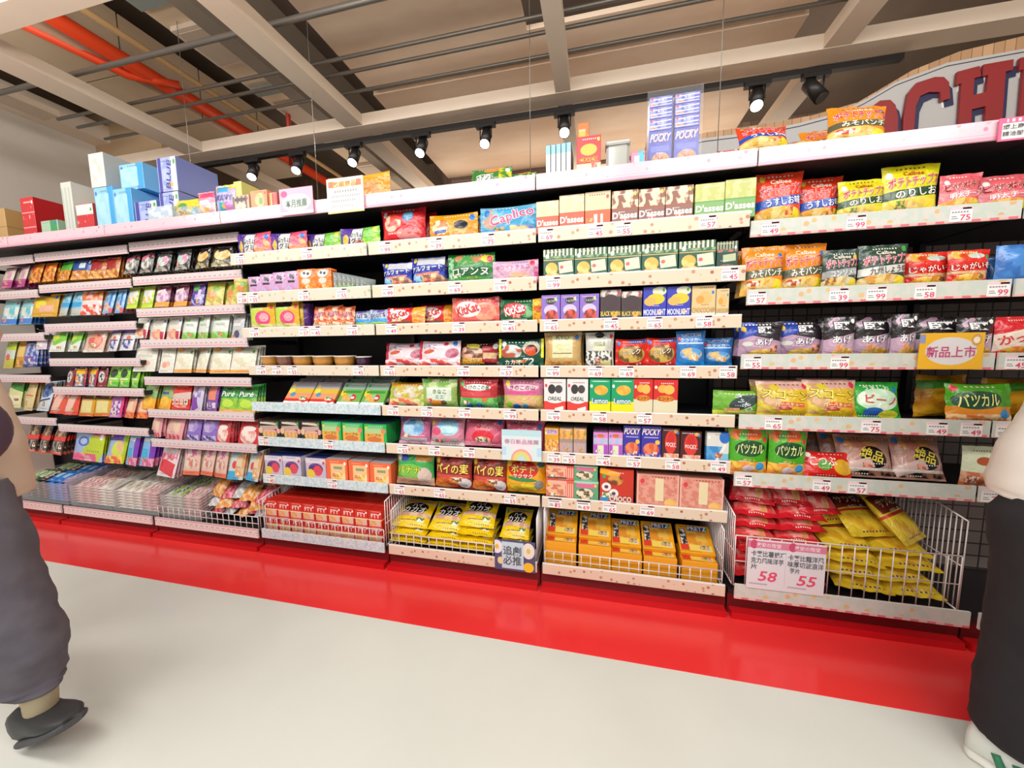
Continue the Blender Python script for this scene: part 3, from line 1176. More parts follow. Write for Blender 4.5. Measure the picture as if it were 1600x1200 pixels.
chips('usu', 'red and blue salted chip bag', 'ee4222', '1f4fae', 'うすしお味', 'ffffff', food=('e8a83c', 'f4c878'))
chips('nori', 'yellow and dark green seaweed chip bag', 'd9cf1c', '2c4a2e', 'のりしお', 'f8f4e4', brandc='d2365c', brando='f4efc0', top='Calbee', topc='c23a20', food=('e0d45a', 'e8c65a'))
chips('piza', 'pink cheese pizza chip bag', 'e0626a', 'e6808a', '明太チーズ', 'fff0e8', brand='ピザポテト', brandc='a41822', brando='f4d6cc', top=' ', food=('ee9a4a', 'f2c25a'))
chips('miso', 'orange miso chip bag', 'f08a1c', '5a5c44', 'みそパンチ', 'f6f2e2', brandc='cc2a4a', brando='fbeedc', top='Calbee', food=('eeb04a', 'f0c878'))
chips('kgray', 'dark green and grey seasoned chip bag', '31453a', '9a9c9c', 'コンソメ味', 'e8e8e4', brandc='e0506c', brando='f0e8e4', food=('c8b48a', 'dcd0a0'))
chips('kgreen', 'dark green chip bag with a white middle', '2c4436', 'd9d6ce', '九州しょうゆ', '4a4a44', brandc='e0506c', brando='f2e8e2', food=('e09a4a', 'dcc88a'))
A('jaga', 'bag', 'chip_bag', 'bright red potato snack bag', 'd8281e', ('Fe', .3, .87, .4, .12, 'e0b24a', 'd24a22', 4), ('e', .62, .83, .2, .07, 'c4cfc4'),
  ('Fe', .45, .2, .36, .17, 'efc14a', 'd88a2a', 4), ('r', .5, .4, .6, .035, 'c8a87a'), T('じゃがいも', .5, .56, .15, 'f6e6dc', o='a01818', r=3))
A('blue', 'bag', 'chip_bag', 'plain mid-blue snack bag', '3f7cc4', ('Fr', .5, .5, .5, .5, '4886cc', '356cb4', 2.2))
A('kata', 'bag', 'chip_bag', 'black and mauve hard-fried chip bag', '2a2228', ('r', .5, .28, .7, .3, 'b795ae', -14), ('r', .12, .85, .3, .25, '2a44a4', 20), ('Fe', .55, .15, .34, .13, 'e8c86a', 'd8a44a', 5),
  ('e', .18, .42, .12, .06, 'd0d4c8'), T('堅', .56, .74, .24, 'f2efee', o='16141a'), T('あげ', .54, .47, .15, 'f2efee', o='16141a'))
A('kata2', 'bag', 'chip_bag', 'glossy black and mauve hard-fried chip bag', '241e22', ('r', .5, .28, .7, .26, 'c2a0b6', 10), ('Fe', .58, .15, .34, .13, 'e8c86a', 'c8943a', 5), ('r', .3, .9, .2, .06, 'c09ab0', 30),
  T('堅', .5, .74, .24, 'f2efee', o='16141a'), T('あげ', .52, .47, .15, 'f2efee', o='16141a'), coat=.4)
A('kapp', 'bag', 'chip_bag', 'red and white prawn snack bag', 'd4202a', ('r', .5, .48, .7, .2, 'ecd9c8', 12), ('Fe', .5, .16, .4, .14, 'e8b83a', 'e4743a', 5), T('かっぱ', .5, .5, .2, 'd4202a', r=10))
A('greens', 'hbag', 'snack_bag', 'small light green snack bag with a dark oval', '76b33c', ('r', .5, .08, .6, .12, 'd8d84a'), ('e', .52, .55, .2, .36, '3c4c4e', -30), T('サッポロ', .52, .55, .26, 'dfe6e4', r=-55, w=.4))
A('corn', 'bag', 'snack_bag', 'yellow corn snack bag with pinkish top', 'd8b22a', ('r', .5, .9, .6, .14, 'd8a89a'), ('Fe', .5, .13, .6, .15, 'ecd02a', 'd8a82a', 4), ('r', .55, .34, .32, .06, 'd8622a', -3), ('Fr', .2, .5, .2, .4, 'c89a6a', 'd8c03a', 4),
  T('スコーン', .52, .6, .2, 'f4e04a', o='8a6a3a', r=-4), T('バーベキュー', .55, .34, .08, 'f8ecc8', w=.5))
A('bean', 'bag', 'snack_bag', 'bright green bean snack bag with white panel', '2fa43a', ('Fe', .5, .5, .42, .3, 'd8e8d0', 'bfe0c0', 3), ('e', .4, .17, .2, .12, '2a62b4'), ('e', .72, .12, .2, .1, 'd8d83a'),
  T('ビーノ', .55, .5, .2, 'd02a3a', r=-6, w=.6), T('うましお', .5, .82, .1, 'e8f4d8', w=.6))
A('ylow', 'hbag', 'snack_bag', 'plain amber yellow snack bag', 'd89a1c', ('Fr', .5, .5, .5, .5, 'dca022', 'c07c16', 2.5), ('r', .3, .8, .3, .1, '4a9a2a', 8))
A('puff', 'hbag', 'snack_bag', 'green and orange vegetable snack bag', 'dd8a22', ('r', .45, .72, .6, .3, '4e9c24'), ('e', .42, .58, .36, .24, '1c4a34', 6), ('Fr', .4, .1, .6, .12, 'ee8a3a', 'f4d4a0', 5), ('e', .85, .24, .12, .12, '3a92d0'),
  T('バツカル', .42, .58, .28, 'e6e68a', r=4, w=.56))
A('puffv', 'bag', 'snack_bag', 'upright green vegetable snack bag with orange base', '4aa524', ('Fr', .5, .88, .6, .1, 'e8662a', '58ac2a', 4), ('e', .52, .6, .4, .17, '1d4d28'), ('Fr', .5, .14, .6, .18, 'f0923a', 'f4c04a', 4), ('e', .8, .22, .12, .09, '3f9ad4'), ('e', .5, .17, .16, .08, 'e0c8d0'),
  T('バツカル', .52, .6, .18, 'e8eaa0', w=.68), T('ポテト', .5, .36, .06, 'e8b060', w=.4))
A('redlow', 'hbag', 'snack_bag', 'low red snack bag with yellow corner', 'd4241c', ('e', .82, .4, .22, .3, 'e8b02a'), ('e', .42, .45, .14, .2, '5aa03a'), T('こつぶ', .4, .6, .3, 'f8e8d8', w=.5))
A('brown', 'bag', 'snack_bag', 'pinkish brown rice cracker bag with black oval', 'b98a7c', ('Fe', .35, .78, .4, .16, 'd0925a', 'b8705a', 4), ('e', .6, .46, .22, .26, '15131a', 32), ('Fr', .5, .1, .6, .06, '2a2420', 'a8745a', 5), ('r', .3, .25, .3, .12, 'd8b8b0', 20), ('r', .5, .18, .7, .03, 'e8dcd4'),
  T('絶品', .57, .52, .22, 'e8d04a', r=-18, w=.4))
A('cream', 'bag', 'snack_bag', 'cream and green cookie snack bag', 'dfe4c2', ('e', .55, .66, .24, .1, 'b8542a'), ('Fr', .5, .17, .6, .22, 'd8744a', 'e8b08a', 4), ('e', .8, .45, .1, .1, '4a8a4a'))
A('redlie', 'bag', 'chip_bag', 'red chocolate-flavour chip bag', 'd3202a', ('Fe', .5, .55, .26, .14, 'e8b878', 'd89a5a', 5), ('r', .5, .78, .36, .06, '3a6ab8'), ('r', .5, .84, .4, .035, 'f0e0d8'), ('Fr', .5, .2, .45, .1, 'e04a4a', 'f0a090', 3), T('チョコ', .5, .78, .07, 'f4f0ea'), parts=True)
A('yellie', 'bag', 'chip_bag', 'yellow thick-cut seaweed chip bag', 'e3c02c', ('r', .5, .72, .44, .17, '7c2c22'), ('Fe', .5, .3, .42, .22, 'f0cc3a', 'dca62a', 3), ('r', .5, .5, .5, .025, 'c83a2a'), T('サツ切り', .5, .72, .14, 'f0dcb8', w=.7), T('のりしお', .5, .56, .05, 'f4e8c8', w=.5), back='d8c8c4')
# ---------------- biscuit bay
def dass(id_, desc, base, top, c1, c2):
    A(id_, 'box', 'cookie_box', desc, base, ('Fr', .5, .76, .5, .26, c1, c2, 4), ('r', .5, .5, .5, .02, top),
      T("D'asses", .5, .32, .16, 'fbf4ee', w=.88, b=.03), ('r', .5, .12, .4, .03, 'e8ddd2'), d=.04)


dass('dassr', 'red and cream thin cookie box', 'd9532c', 'd2442a', 'e0cba4', 'd6bd92')
dass('dassb', 'brown swirl chocolate cookie box', '8a5a4c', '9a4a34', 'e4cfae', '8a5038')
dass('dassg', 'green matcha cookie box', '78a85c', '5c9a48', 'b8bc66', 'ccc680')
A('dassx', 'box', 'cookie_box', 'orange and cream cookie box turned sideways', 'd8c49c', ('r', .5, .25, .5, .26, 'dd5a2a'), ('r', .42, .2, .07, .2, 'e8d8c8'), ('r', .66, .2, .05, .2, 'e8d8c8'), d=.04)
A('baum', 'box', 'cookie_box', 'dark green box picturing round golden cakes', '2f5a48', ('Sr', .5, .86, .5, .14, 'dcd6b8', '', 8), ('r', .5, .66, .5, .012, 'd8b86a'), ('Fr', .5, .74, .5, .04, '8aa87a', '3a6a50', 9), ('Fe', .27, .38, .2, .2, 'e8b050', 'f0c878', 3), ('Fe', .3, .12, .26, .14, 'eea45a', 'f0c88a', 3), ('r', .73, .42, .22, .18, 'd9dabc', 6), ('e', .6, .42, .06, .06, 'd86a6a'), ('Fr', .78, .12, .22, .07, '7a9a8a', 'c8d0c0', 6), d=.045)
A('baumd', 'box', 'cookie_box', 'darker green box of golden cakes at the row end', '25463a', ('Sr', .5, .86, .5, .14, 'a8a888', '', 7), ('Fr', .5, .7, .5, .05, 'c86a6a', '3a6a50', 7), ('r', .6, .46, .3, .12, 'b8c09a', 4), ('Fe', .5, .14, .4, .12, 'a0685a', '4a6a50', 5), d=.045)
A('purp', 'box', 'cookie_box', 'lilac cookie box with chocolate picture', '8a6cc0', ('e', .5, .78, .26, .12, '3a3a34'), ('e', .5, .45, .36, .2, 'c8bcd8'), ('Fe', .55, .25, .34, .22, '8a3c34', 'd8584a', 4), ('e', .8, .85, .1, .07, 'd8d08a'), T('ショコラ', .5, .78, .07, 'e8e4d8', w=.4), d=.045)
A('bmoon', 'box', 'cookie_box', 'dark brown cookie box lettered BLACK MOON', '4a3c3e', ('Fr', .5, .87, .5, .1, 'd8cfc8', '8a7468', 4), ('e', .5, .6, .42, .24, '46363a'), ('r', .5, .1, .5, .16, '2a3658'), ('r', .5, .08, .4, .03, '8ab0d0'), T('BLACK MOON', .5, .24, .13, 'e8cc4a', w=.92), d=.045)
A('mlight', 'box', 'cookie_box', 'royal blue cookie box lettered MOONLIGHT', '3a40b0', ('e', .7, .86, .3, .13, 'd8d4b8'), ('e', .55, .63, .38, .16, 'e0c038'), ('e', .3, .56, .26, .13, 'dfae5a'), T('MOONLIGHT', .5, .24, .15, 'eef0f8', w=.92), T('ムーンライト', .5, .09, .06, 'c8d0f0', w=.6), d=.045)
A('cchip', 'box', 'cookie_box', 'cream cookie box lettered CHOCOCHIP', 'd6bc8a', ('e', .55, .62, .3, .2, 'd8b470'), ('e', .35, .58, .18, .12, 'dd9a4a'), ('r', .5, .1, .5, .1, 'dcd8cc'), T('CHOCOCHIP', .5, .26, .13, 'b88a4a', w=.9), d=.045)
A('kraft', 'bag', 'snack_bag', 'kraft brown paper snack bag with pale label', 'c9a468', ('Fr', .5, .6, .28, .3, 'd6d2a0', 'dcd8b0', 3), ('r', .5, .42, .26, .015, '8a7a4a'), ('Fr', .5, .1, .5, .1, 'd88a3a', 'e8b86a', 7), T('KYO', .5, .86, .1, '8a8a5a', w=.4))
A('zebra', 'bag', 'snack_bag', 'silver-white bag with dark striped animal picture', 'c8c6bc', ('e', .5, .92, .16, .08, '2a2624'), ('r', .5, .62, .22, .12, 'd8d8b8'), ('Fr', .45, .25, .5, .24, 'e4e2da', '4a4844', 9), ('r', .7, .12, .2, .1, 'e0d088'), T('YOGUR', .5, .68, .1, '8a8a6a', w=.4))
A('rwaf', 'hbag', 'snack_bag', 'red bag with golden brown wafer picture', 'cf2a1c', ('Fe', .5, .48, .42, .3, 'c8a44a', '6a4a2a', 3), ('r', .7, .92, .3, .06, '3a4a8a'), ('Dr', .5, .1, .6, .16, 'e8b0a0', 'f4e0d8', 8), T('ミルク', .5, .55, .14, 'f6ecd0', o='7a2a14', r=10))
A('bluec', 'bag', 'snack_bag', 'blue cracker bag with bone-shaped biscuits', '2f74bc', ('r', .5, .68, .45, .02, 'c8e0f0'), ('Fe', .5, .4, .4, .16, 'd8b878', '5a9ad0', 3), ('r', .5, .08, .6, .12, '1a8ad8'), T('クラッカー', .5, .76, .08, 'dcecf8', w=.7), T('CALCIUM', .5, .88, .06, 'b8d4ec', w=.7))
A('oreo', 'box', 'cookie_box', 'white and red box with dark heart cookies', 'dcdad8', ('r', .5, .16, .5, .18, 'da4038'), ('e', .36, .7, .17, .14, '3c3436'), ('e', .68, .7, .17, .12, '4a4446'), ('r', .7, .12, .2, .05, 'e8e4e0', 10), ('e', .5, .4, .4, .12, 'e4e2e0'), T('OREAL', .5, .42, .1, '5a5456', w=.6, sh=.2), d=.045)
A('lemon', 'box', 'cookie_box', 'green and yellow lemon sandwich box', '159a62', ('r', .5, .16, .5, .2, 'e6dc14'), ('Fe', .55, .68, .32, .14, 'eab64a', 'e0a038', 3), ('e', .5, .38, .38, .09, '2a8a8a'), ('r', .5, .93, .4, .012, '9ad8b0'), T('Lemon', .5, .38, .13, 'e8f4f4', o='1a6a6a', w=.7), d=.045)
A('cap', 'box', 'cookie_box', 'red and cream box with round golden crackers', 'cf2b26', ('r', .5, .2, .5, .24, 'dacfae'), ('e', .38, .74, .2, .11, 'e8ac4a'), ('e', .64, .72, .22, .13, 'eeb656'), ('e', .5, .47, .36, .09, 'd8822a'), T('エントリ', .5, .47, .09, '7a1a14', w=.6), d=.045)
A('pey', 'box', 'snack_box', 'narrow yellow cartoon-print snack box', 'e0a02c', ('Fr', .5, .3, .5, .26, 'e8c04a', 'd8785a', 6), ('r', .5, .86, .4, .1, 'd0b0c8'), T('コアラ', .5, .86, .08, '7a3a8a', w=.7), d=.03)
A('peg1', 'box', 'snack_box', 'narrow grey and orange snack box', 'a08a80', ('Fr', .5, .78, .5, .18, 'e8b04a', 'c8885a', 4), ('Fr', .5, .22, .5, .24, 'd8987a', '98a0b4', 6), d=.03)
A('pepurp', 'box', 'snack_box', 'pink and purple ice-cream print snack box', 'd488c4', ('Fr', .5, .66, .5, .12, '9ac0dc', 'e0a8d4', 4), ('e', .5, .86, .25, .08, 'd8705a'), ('r', .15, .25, .12, .25, 'a850c0'), ('r', .85, .25, .12, .25, 'a850c0'), ('Fr', .5, .25, .2, .22, 'd0dccc', 'e4e0b0', 4), d=.035)
A('pocb', 'box', 'stick_box', 'purple-blue almond stick box', '3a34a0', ('Fe', .5, .3, .4, .2, 'e0825a', 'd85a34', 4), ('e', .82, .52, .12, .07, 'e0c03a'), ('Fr', .5, .08, .5, .08, 'c8b8d0', '4a3ca4', 6), ('r', .5, .66, .36, .012, 'c0b8e8'), T('POCKY', .5, .83, .16, 'f4f0f4', o='8a3a4a', w=.82, sh=.2), d=.035)
A('pocr', 'box', 'stick_box', 'dark brown box with red tulip-shaped picture', '4a1c1a', ('e', .5, .56, .32, .36, 'd8362c'), ('e', .5, .66, .2, .2, 'c82a24'), ('Fr', .55, .12, .42, .1, 'e0cfc0', 'e08a6a', 5), ('e', .78, .9, .13, .06, 'd8a83a'), T('POCKY', .5, .5, .1, 'f4ece6', w=.5), d=.035)
A('pocw', 'box', 'stick_box', 'white and sky-blue box with a dancing figure shape', 'd8d6ce', ('Fr', .3, .25, .4, .3, '3a86c4', '5aa0d4', 3), ('e', .8, .85, .24, .2, '2a6cc0'), ('r', .62, .3, .06, .4, 'e8e4de', -35), ('r', .8, .2, .24, .12, '7ab8d8'), d=.035)
A('fran', 'box', 'cookie_box', 'coral red box picturing layered cookies', 'd8604a', ('Fr', .35, .5, .34, .3, 'e8b08a', 'c8745a', 4), ('Sr', .82, .5, .18, .34, 'f0b8a8', '', 14), ('r', .4, .86, .34, .1, 'e8a89a'), ('r', .4, .12, .34, .06, '5a4038'), d=.07)
A('frag', 'box', 'cookie_box', 'green and pink box picturing filled cookies', '5aa078', ('r', .5, .8, .4, .12, 'd86a90'), ('Fe', .45, .38, .38, .26, 'e4d8b8', '5a4434', 4), ('r', .5, .95, .5, .05, '9ad0b8'), d=.07)
A('choco', 'box', 'cookie_box', 'orange-red box with ring cookies lettered CHOCO', 'c4321e', ('r', .3, .88, .3, .08, 'eea82a', -12), ('Fe', .45, .68, .24, .14, '7a3a1c', 'd89a4a', 3), ('e', .2, .48, .14, .12, 'e8e4e0'), ('e', .2, .48, .06, .05, '5a3a4a'), ('e', .42, .3, .14, .13, 'e8e4e0'), ('e', .42, .3, .06, .05, '5a3a4a'), ('e', .15, .14, .13, .1, '3a8ac0'), T('CHOCO', .62, .16, .13, 'f6efe4', o='5a1a10', w=.6), d=.08)
A('pinkg', 'box', 'gift_box', 'large salmon pink patterned gift box', 'd9907c', ('Fr', .5, .5, .46, .46, 'd0806e', 'dc9a86', 7), ('r', .54, .55, .1, .34, 'e2d2a6'), ('Fe', .82, .16, .16, .14, 'e8b86a', 'e0a05a', 3), ('r', .02, .5, .02, .5, 'e8b0a0'), ('r', .98, .5, .02, .5, 'e8b0a0'), d=.16)
A('pretz', 'box', 'pretzel_box', 'yellow pretzel box lettered PRETZ', 'eda01c', ('Fr', .55, .52, .3, .3, 'dd8a2a', 'e8b24a', 3), ('r', .62, .87, .3, .09, '2a3a7c'), ('r', .16, .55, .1, .3, '5a4a44'), ('Fr', .16, .55, .08, .28, 'd8d0c8', '3a302c', 8), ('r', .16, .2, .12, .1, 'd8402a'), ('r', .62, .2, .32, .1, 'eccc5a'), ('e', .82, .16, .08, .04, 'c8ccd8'), T('PRETZ', .62, .87, .12, 'eef0f6', w=.52), d=.024, side='eca820')
# ---------------- chocolate bay
A('rbag', 'bag', 'snack_bag', 'large red bag with little cream figures', 'd8222c', ('Fe', .3, .6, .2, .24, 'eebca0', 'd8463c', 4), ('Fe', .68, .3, .26, .2, 'e08a86', 'd02a38', 3), ('e', .66, .76, .13, .15, '3a6a9a'), ('Fe', .66, .76, .11, .13, '7ab0cc', '4a7aa4', 3))
A('obag', 'hbag', 'snack_bag', 'orange cookie bag with dark oval picture', 'dc9416', ('e', .68, .55, .14, .16, '1e1c28'), ('Fe', .25, .5, .2, .3, 'f0d8b0', 'e0722a', 4), ('Fr', .7, .18, .24, .14, 'f0d090', 'e09040', 4), ('r', .25, .35, .14, .06, '4a5aa0'))
A('capl', 'hbag', 'snack_bag', 'sky-blue bag lettered Caplico', '4ba3cf', ('Fe', .2, .6, .16, .36, 'c8a08a', '7ab8d0', 4), ('Fr', .75, .18, .2, .14, 'e8cc90', '2a62c8', 3), ('r', .5, .95, .5, .04, '7ac0dc'), T('Caplico', .58, .6, .34, 'd8527c', o='f4f0f4', r=14, w=.72))
A('alf', 'bag', 'chocolate_bag', 'royal blue chocolate biscuit bag', '2a3aa4', ('r', .6, .85, .4, .12, 'c8c8cc'), ('Fe', .6, .24, .4, .24, 'e0aa70', '8a5a4a', 4), ('Fe', .2, .25, .16, .22, '9ad0e8', '3a5ac0', 5), ('r', .52, .45, .36, .03, 'd8704a', 6), T('アルフォート', .5, .62, .14, 'f2f2f6', o='22307c', r=5, w=.86))
A('roan', 'hbag', 'chocolate_bag', 'green cookie bag with white katakana', '2f8038', ('Fe', .5, .84, .34, .18, 'c0805a', '4a9a4a', 3), ('r', .5, .12, .4, .1, '4aa04a'), ('Fr', .06, .5, .08, .4, '9ac89a', '3a8a44', 6), ('r', .5, .4, .38, .14, '1d5a2c'), ('e', .85, .8, .12, .12, 'd8c83a'), T('ロアンヌ', .5, .4, .2, 'eef2e6', w=.7), T('バニラ', .55, .2, .08, 'd8c84a', w=.4))
A('pinkb', 'hbag', 'chocolate_bag', 'pale mauve-pink chocolate bag', 'cfa0b8', ('Fe', .6, .24, .24, .24, 'e0b48c', 'd8a0a0', 3), ('r', .96, .5, .05, .5, 'c0487c'), ('Fr', .5, .8, .5, .14, 'c4a8cc', 'd8aac0', 4), T('ホワイトチョコ', .45, .7, .16, 'd07a9a', w=.7), T('ルマンド', .3, .14, .12, 'f8f0f0', w=.5))
def kk(id_, desc, base, strip, stripc, oval, tc, deco):
    A(id_, 'hbag', 'chocolate_bag', desc, base, *deco, ('e', .36, .56, .28, .3, oval, 14), T('KitKat', .36, .56, .3, tc, r=14, w=.46, b=.03), **{})


kk('kkr', 'red wafer bag with orange end strip', 'd0262a', 0, 0, 'f2e8e4', 'c81e26', [('r', .86, .5, .15, .5, 'ee9a1c'), ('Fr', .86, .35, .11, .26, 'e8782a', 'f0b030', 5), ('Fr', .36, .12, .3, .1, '8a5a3a', 'd0463a', 4)])
kk('kkp', 'coral pink wafer bag', 'e2685e', 0, 0, 'f4e6e2', 'cc3a3a', [('Fe', .72, .45, .22, .34, 'f0a080', 'e87a6c', 3), ('Fr', .92, .8, .08, .14, 'd88a6a', 'b8504a', 5)])
kk('kkg', 'dark green matcha wafer bag', '1f5a36', 0, 0, 'cf2634', 'f6ece8', [('r', .9, .5, .11, .5, 'eeaa1c'), ('Fe', .66, .45, .14, .24, '8ac08a', '3a8a4a', 4), ('Fr', .9, .5, .08, .36, 'd86a2a', 'eeb02a', 6), ('r', .36, .14, .3, .03, 'd8e0d0')])
A('sbag', 'hbag', 'chocolate_bag', 'pink and white strawberry chocolate bag', 'e4c6cc', ('r', .03, .5, .05, .5, 'b8243c'), ('Fr', .5, .13, .5, .14, 'e8524a', 'f8e8ec', 4), ('e', .28, .56, .14, .08, 'c8573a', 20), ('e', .82, .5, .14, .2, 'b0506a', -20), ('e', .68, .86, .06, .08, 'c0304a'), T('いちご', .3, .76, .14, '5a7aa0', w=.4))
A('bgold', 'hbag', 'chocolate_bag', 'dark brown and gold almond chocolate bag', '3a1c16', ('Fe', .36, .55, .28, .3, 'd8a88a', '6a3a24', 4), ('r', .36, .22, .3, .12, 'd89a1c'), ('e', .4, .85, .16, .1, 'd8c83a'), ('r', .78, .5, .16, .34, 'a8242a'), ('r', .78, .44, .14, .12, 'dcb88a'), ('r', .02, .5, .03, .5, 'd8c01c'), T('アーモンド', .36, .22, .1, 'f6e8c0', w=.5))
A('cacao', 'hbag', 'chocolate_bag', 'deep green 72 percent cacao bag with yellow ends', '154a38', ('r', .02, .5, .035, .5, 'e0d81c'), ('r', .98, .5, .035, .5, 'e0d81c'), ('Fe', .3, .55, .24, .26, 'b8543a', 'c8d0cc', 4), ('e', .74, .68, .18, .26, 'b8b0a0'), ('Fe', .74, .6, .13, .2, '2a2224', 'd8502a', 3), ('r', .5, .18, .5, .16, '0f4a34'), T('カカオ', .34, .17, .14, 'f4f4ea', w=.34), T('72', .68, .19, .22, 'e4ece4', sh=.25, w=.26))
A('caram', 'hbag', 'candy_bag', 'small yellow-green caramel bag with animal print', 'a8b03a', ('r', .5, .9, .5, .1, 'd8a02a'), ('Fe', .5, .55, .4, .3, 'c8c0b0', 'c0a83a', 4), ('Fr', .4, .14, .5, .14, 'e8704a', 'e0d8a0', 4))
A('greenl', 'bag', 'candy_bag', 'light green bag with white label panel', '94b45c', ('Fr', .5, .85, .5, .14, '7aa84a', 'b8c88a', 4), ('r', .52, .5, .36, .22, 'd2dcc8'), ('r', .46, .2, .16, .1, 'e08a2a'), ('e', .66, .22, .08, .08, '5a4a3a'), T('きなこ', .56, .6, .12, '5a7a5a', w=.5), T('ミニ', .56, .42, .1, '4a9aa0', w=.4))
A('take', 'bag', 'chocolate_bag', 'red and green bag lettered in an oval, bamboo snack', 'c0343a', ('Fr', .5, .16, .6, .24, '4aa04a', '7ac06a', 4), ('e', .5, .74, .36, .1, 'e4e8dc'), ('r', .45, .52, .4, .07, 'cf4a52'), ('e', .3, .12, .08, .1, '2a6ac8'), ('e', .55, .14, .08, .1, '3a7ad0'), ('e', .7, .34, .08, .06, 'd8703a'), T('たけのこの里', .5, .74, .11, '2c5a3c', w=.62))
A('kino', 'bag', 'chocolate_bag', 'pink bag lettered in an oval, mushroom snack', 'c0708c', ('Fr', .5, .25, .6, .26, 'c8b86a', 'd8a07a', 5), ('e', .5, .76, .4, .1, 'e0b8c4'), ('r', .5, .6, .36, .05, 'd8508c'), ('e', .36, .14, .1, .1, '2a78d0'), ('e', .58, .16, .07, .09, '4a98dc'), ('e', .16, .2, .08, .1, '8ac03a'), T('きのこの山', .5, .76, .12, '7a2c48', w=.66))
A('pinkbl', 'bag', 'candy_bag', 'pink bag with pale blue picture', 'b8648c', ('Fe', .5, .6, .34, .34, 'a8cce0', '6aa0cc', 3), ('r', .5, .26, .4, .03, 'd85a7a'), ('r', .5, .14, .42, .09, 'b8b4b8'), ('Fr', .5, .05, .5, .05, 'e8b8cc', 'd08aac', 5))
A('pinkbl2', 'bag', 'candy_bag', 'white-edged pink bag with blue dome picture', 'd48aa0', ('e', .55, .66, .32, .28, '8abce0'), ('e', .6, .56, .26, .2, 'b0d8e0'), ('e', .22, .5, .14, .14, 'd85070'), ('Fr', .5, .2, .5, .08, '9aa0a0', 'e08090', 6), ('r', .5, .05, .5, .08, 'eae0dc'))
A('milky', 'bag', 'candy_bag', 'rose pink milk candy bag with dotted top', 'd4627c', ('Dr', .5, .8, .6, .3, '3a2a34', 'f0d0d4', 7), ('e', .5, .3, .28, .2, 'd8283a'), ('Fe', .5, .2, .2, .1, 'e8c8b0', 'e09a7a', 4), ('r', .3, .08, .4, .06, 'ee98ac'), T('Milky', .52, .58, .16, 'd82a44', o='f8e4e4', sh=.2), T('Milky', .5, .78, .12, 'c83248', o='f4dcdc', sh=.2))
A('paig', 'bag', 'pie_bag', 'green bag with yellow lettering and rabbit-pale corner', '3fa450', ('Fr', .5, .86, .6, .16, 'd8903a', '3aa85a', 3), ('e', .26, .78, .12, .1, '3a62b0'), ('e', .42, .42, .44, .2, '7cc050'), ('r', .5, .1, .5, .12, 'e0a88a'), ('e', .8, .3, .16, .24, 'd8c0b4'), T('バナナ', .4, .46, .17, 'e4d83a', o='4a8a2a', w=.6))
A('paino', 'bag', 'pie_bag', 'dark red pie snack bag with gold lettering', '8e2a26', ('Fe', .3, .16, .36, .18, 'e8863a', 'd05a2a', 3), ('e', .82, .18, .16, .16, 'd8d0d0'), ('Fr', .5, .88, .6, .1, 'b83a34', '6a2020', 4), ('r', .46, .38, .5, .05, 'c84a3a'), T('パイの実', .48, .6, .24, 'f0d85a', o='5a1614', w=.84))
A('ptop', 'bag', 'potato_bag', 'golden yellow bag with big red oval', 'e8a41c', ('e', .47, .66, .36, .24, 'cf2a20'), ('e', .45, .4, .36, .06, '3a8a44', -4), ('Fe', .5, .16, .34, .12, 'f0d83a', 'e8b02a', 3), ('e', .84, .25, .1, .14, '8a8a8a', -20), ('e', .88, .82, .09, .08, '4a6a6a'), T('ポテト', .47, .68, .17, 'f8dc5a', o='8a1610', w=.6), T('サクサク', .47, .5, .1, 'f8e8d8', w=.5), T('ミニ', .47, .84, .07, 'f4e8d0', w=.3))
A('hicacao', 'bag', 'chocolate_bag', 'yellow bag with black and white cacao lettering', 'e8bc14', ('r', .5, .93, .5, .05, 'c8b01c'), ('r', .5, .86, .5, .03, 'd8988a'), ('e', .5, .64, .36, .2, '241c14'), ('Fr', .5, .36, .5, .1, 'd8a08a', 'ecc8a0', 4), ('r', .5, .16, .5, .16, 'f0c80f'), ('r', .5, .2, .3, .014, '8a7020'), T('ハイ', .52, .72, .12, 'f2ece2', w=.34), T('カカオ', .5, .55, .17, 'f4f0ea', o='241c14', w=.72, sh=.15), d=.05)
# ---------------- gummy bay
def pucho(id_, desc, c2, c3):
    A(id_, 'hbag', 'gummy_bag', desc, '5c3a9a', ('r', .8, .5, .24, .5, c2), ('Fe', .78, .4, .2, .3, c3, c2, 3), ('r', .46, .52, .16, .44, '2a2630', -6), ('r', .46, .52, .14, .4, 'd8d6d4', -6), ('e', .16, .45, .1, .24, 'e0c04a'), ('r', .5, .06, .5, .07, 'e4d8e0'),
      T('ぷっちょ', .46, .62, .2, '3a3a44', w=.26), T('グミ', .46, .36, .2, '3a3a44', w=.24))


pucho('puchp', 'purple and coral gummy bag with white centre panel', 'e0506c', 'f0a060')
pucho('puchg', 'purple and lime gummy bag with white centre panel', '6ab82a', 'a8d84a')
A('panda', 'pouch', 'gummy_bag', 'pale mauve gummy pouch with black animal ears', 'c49ac0', ('e', .4, .78, .14, .1, '1e1a22'), ('e', .62, .74, .1, .1, '2a2630'), ('r', .45, .55, .28, .05, '3a2a44'), ('Fr', .5, .2, .5, .2, 'd08ab0', 'b8b0d8', 3))
A('pandao', 'pouch', 'gummy_bag', 'orange gummy pouch with white animal face', 'ea7a28', ('e', .5, .8, .3, .16, 'd0d8d8'), ('e', .4, .84, .08, .07, '1e1a22'), ('e', .62, .8, .08, .07, '1e1a22'), ('e', .5, .5, .25, .12, 'f0ccc0'), ('Fr', .5, .2, .5, .18, 'f0a040', 'e86a24', 3))
A('greyp', 'pouch', 'candy_pouch', 'greyish silver candy pouch filed on edge', 'a8b0b0', ('Fr', .5, .3, .5, .3, 'a09c92', 'b8c4c4', 4), ('r', .5, .1, .5, .1, 'd8803a'))
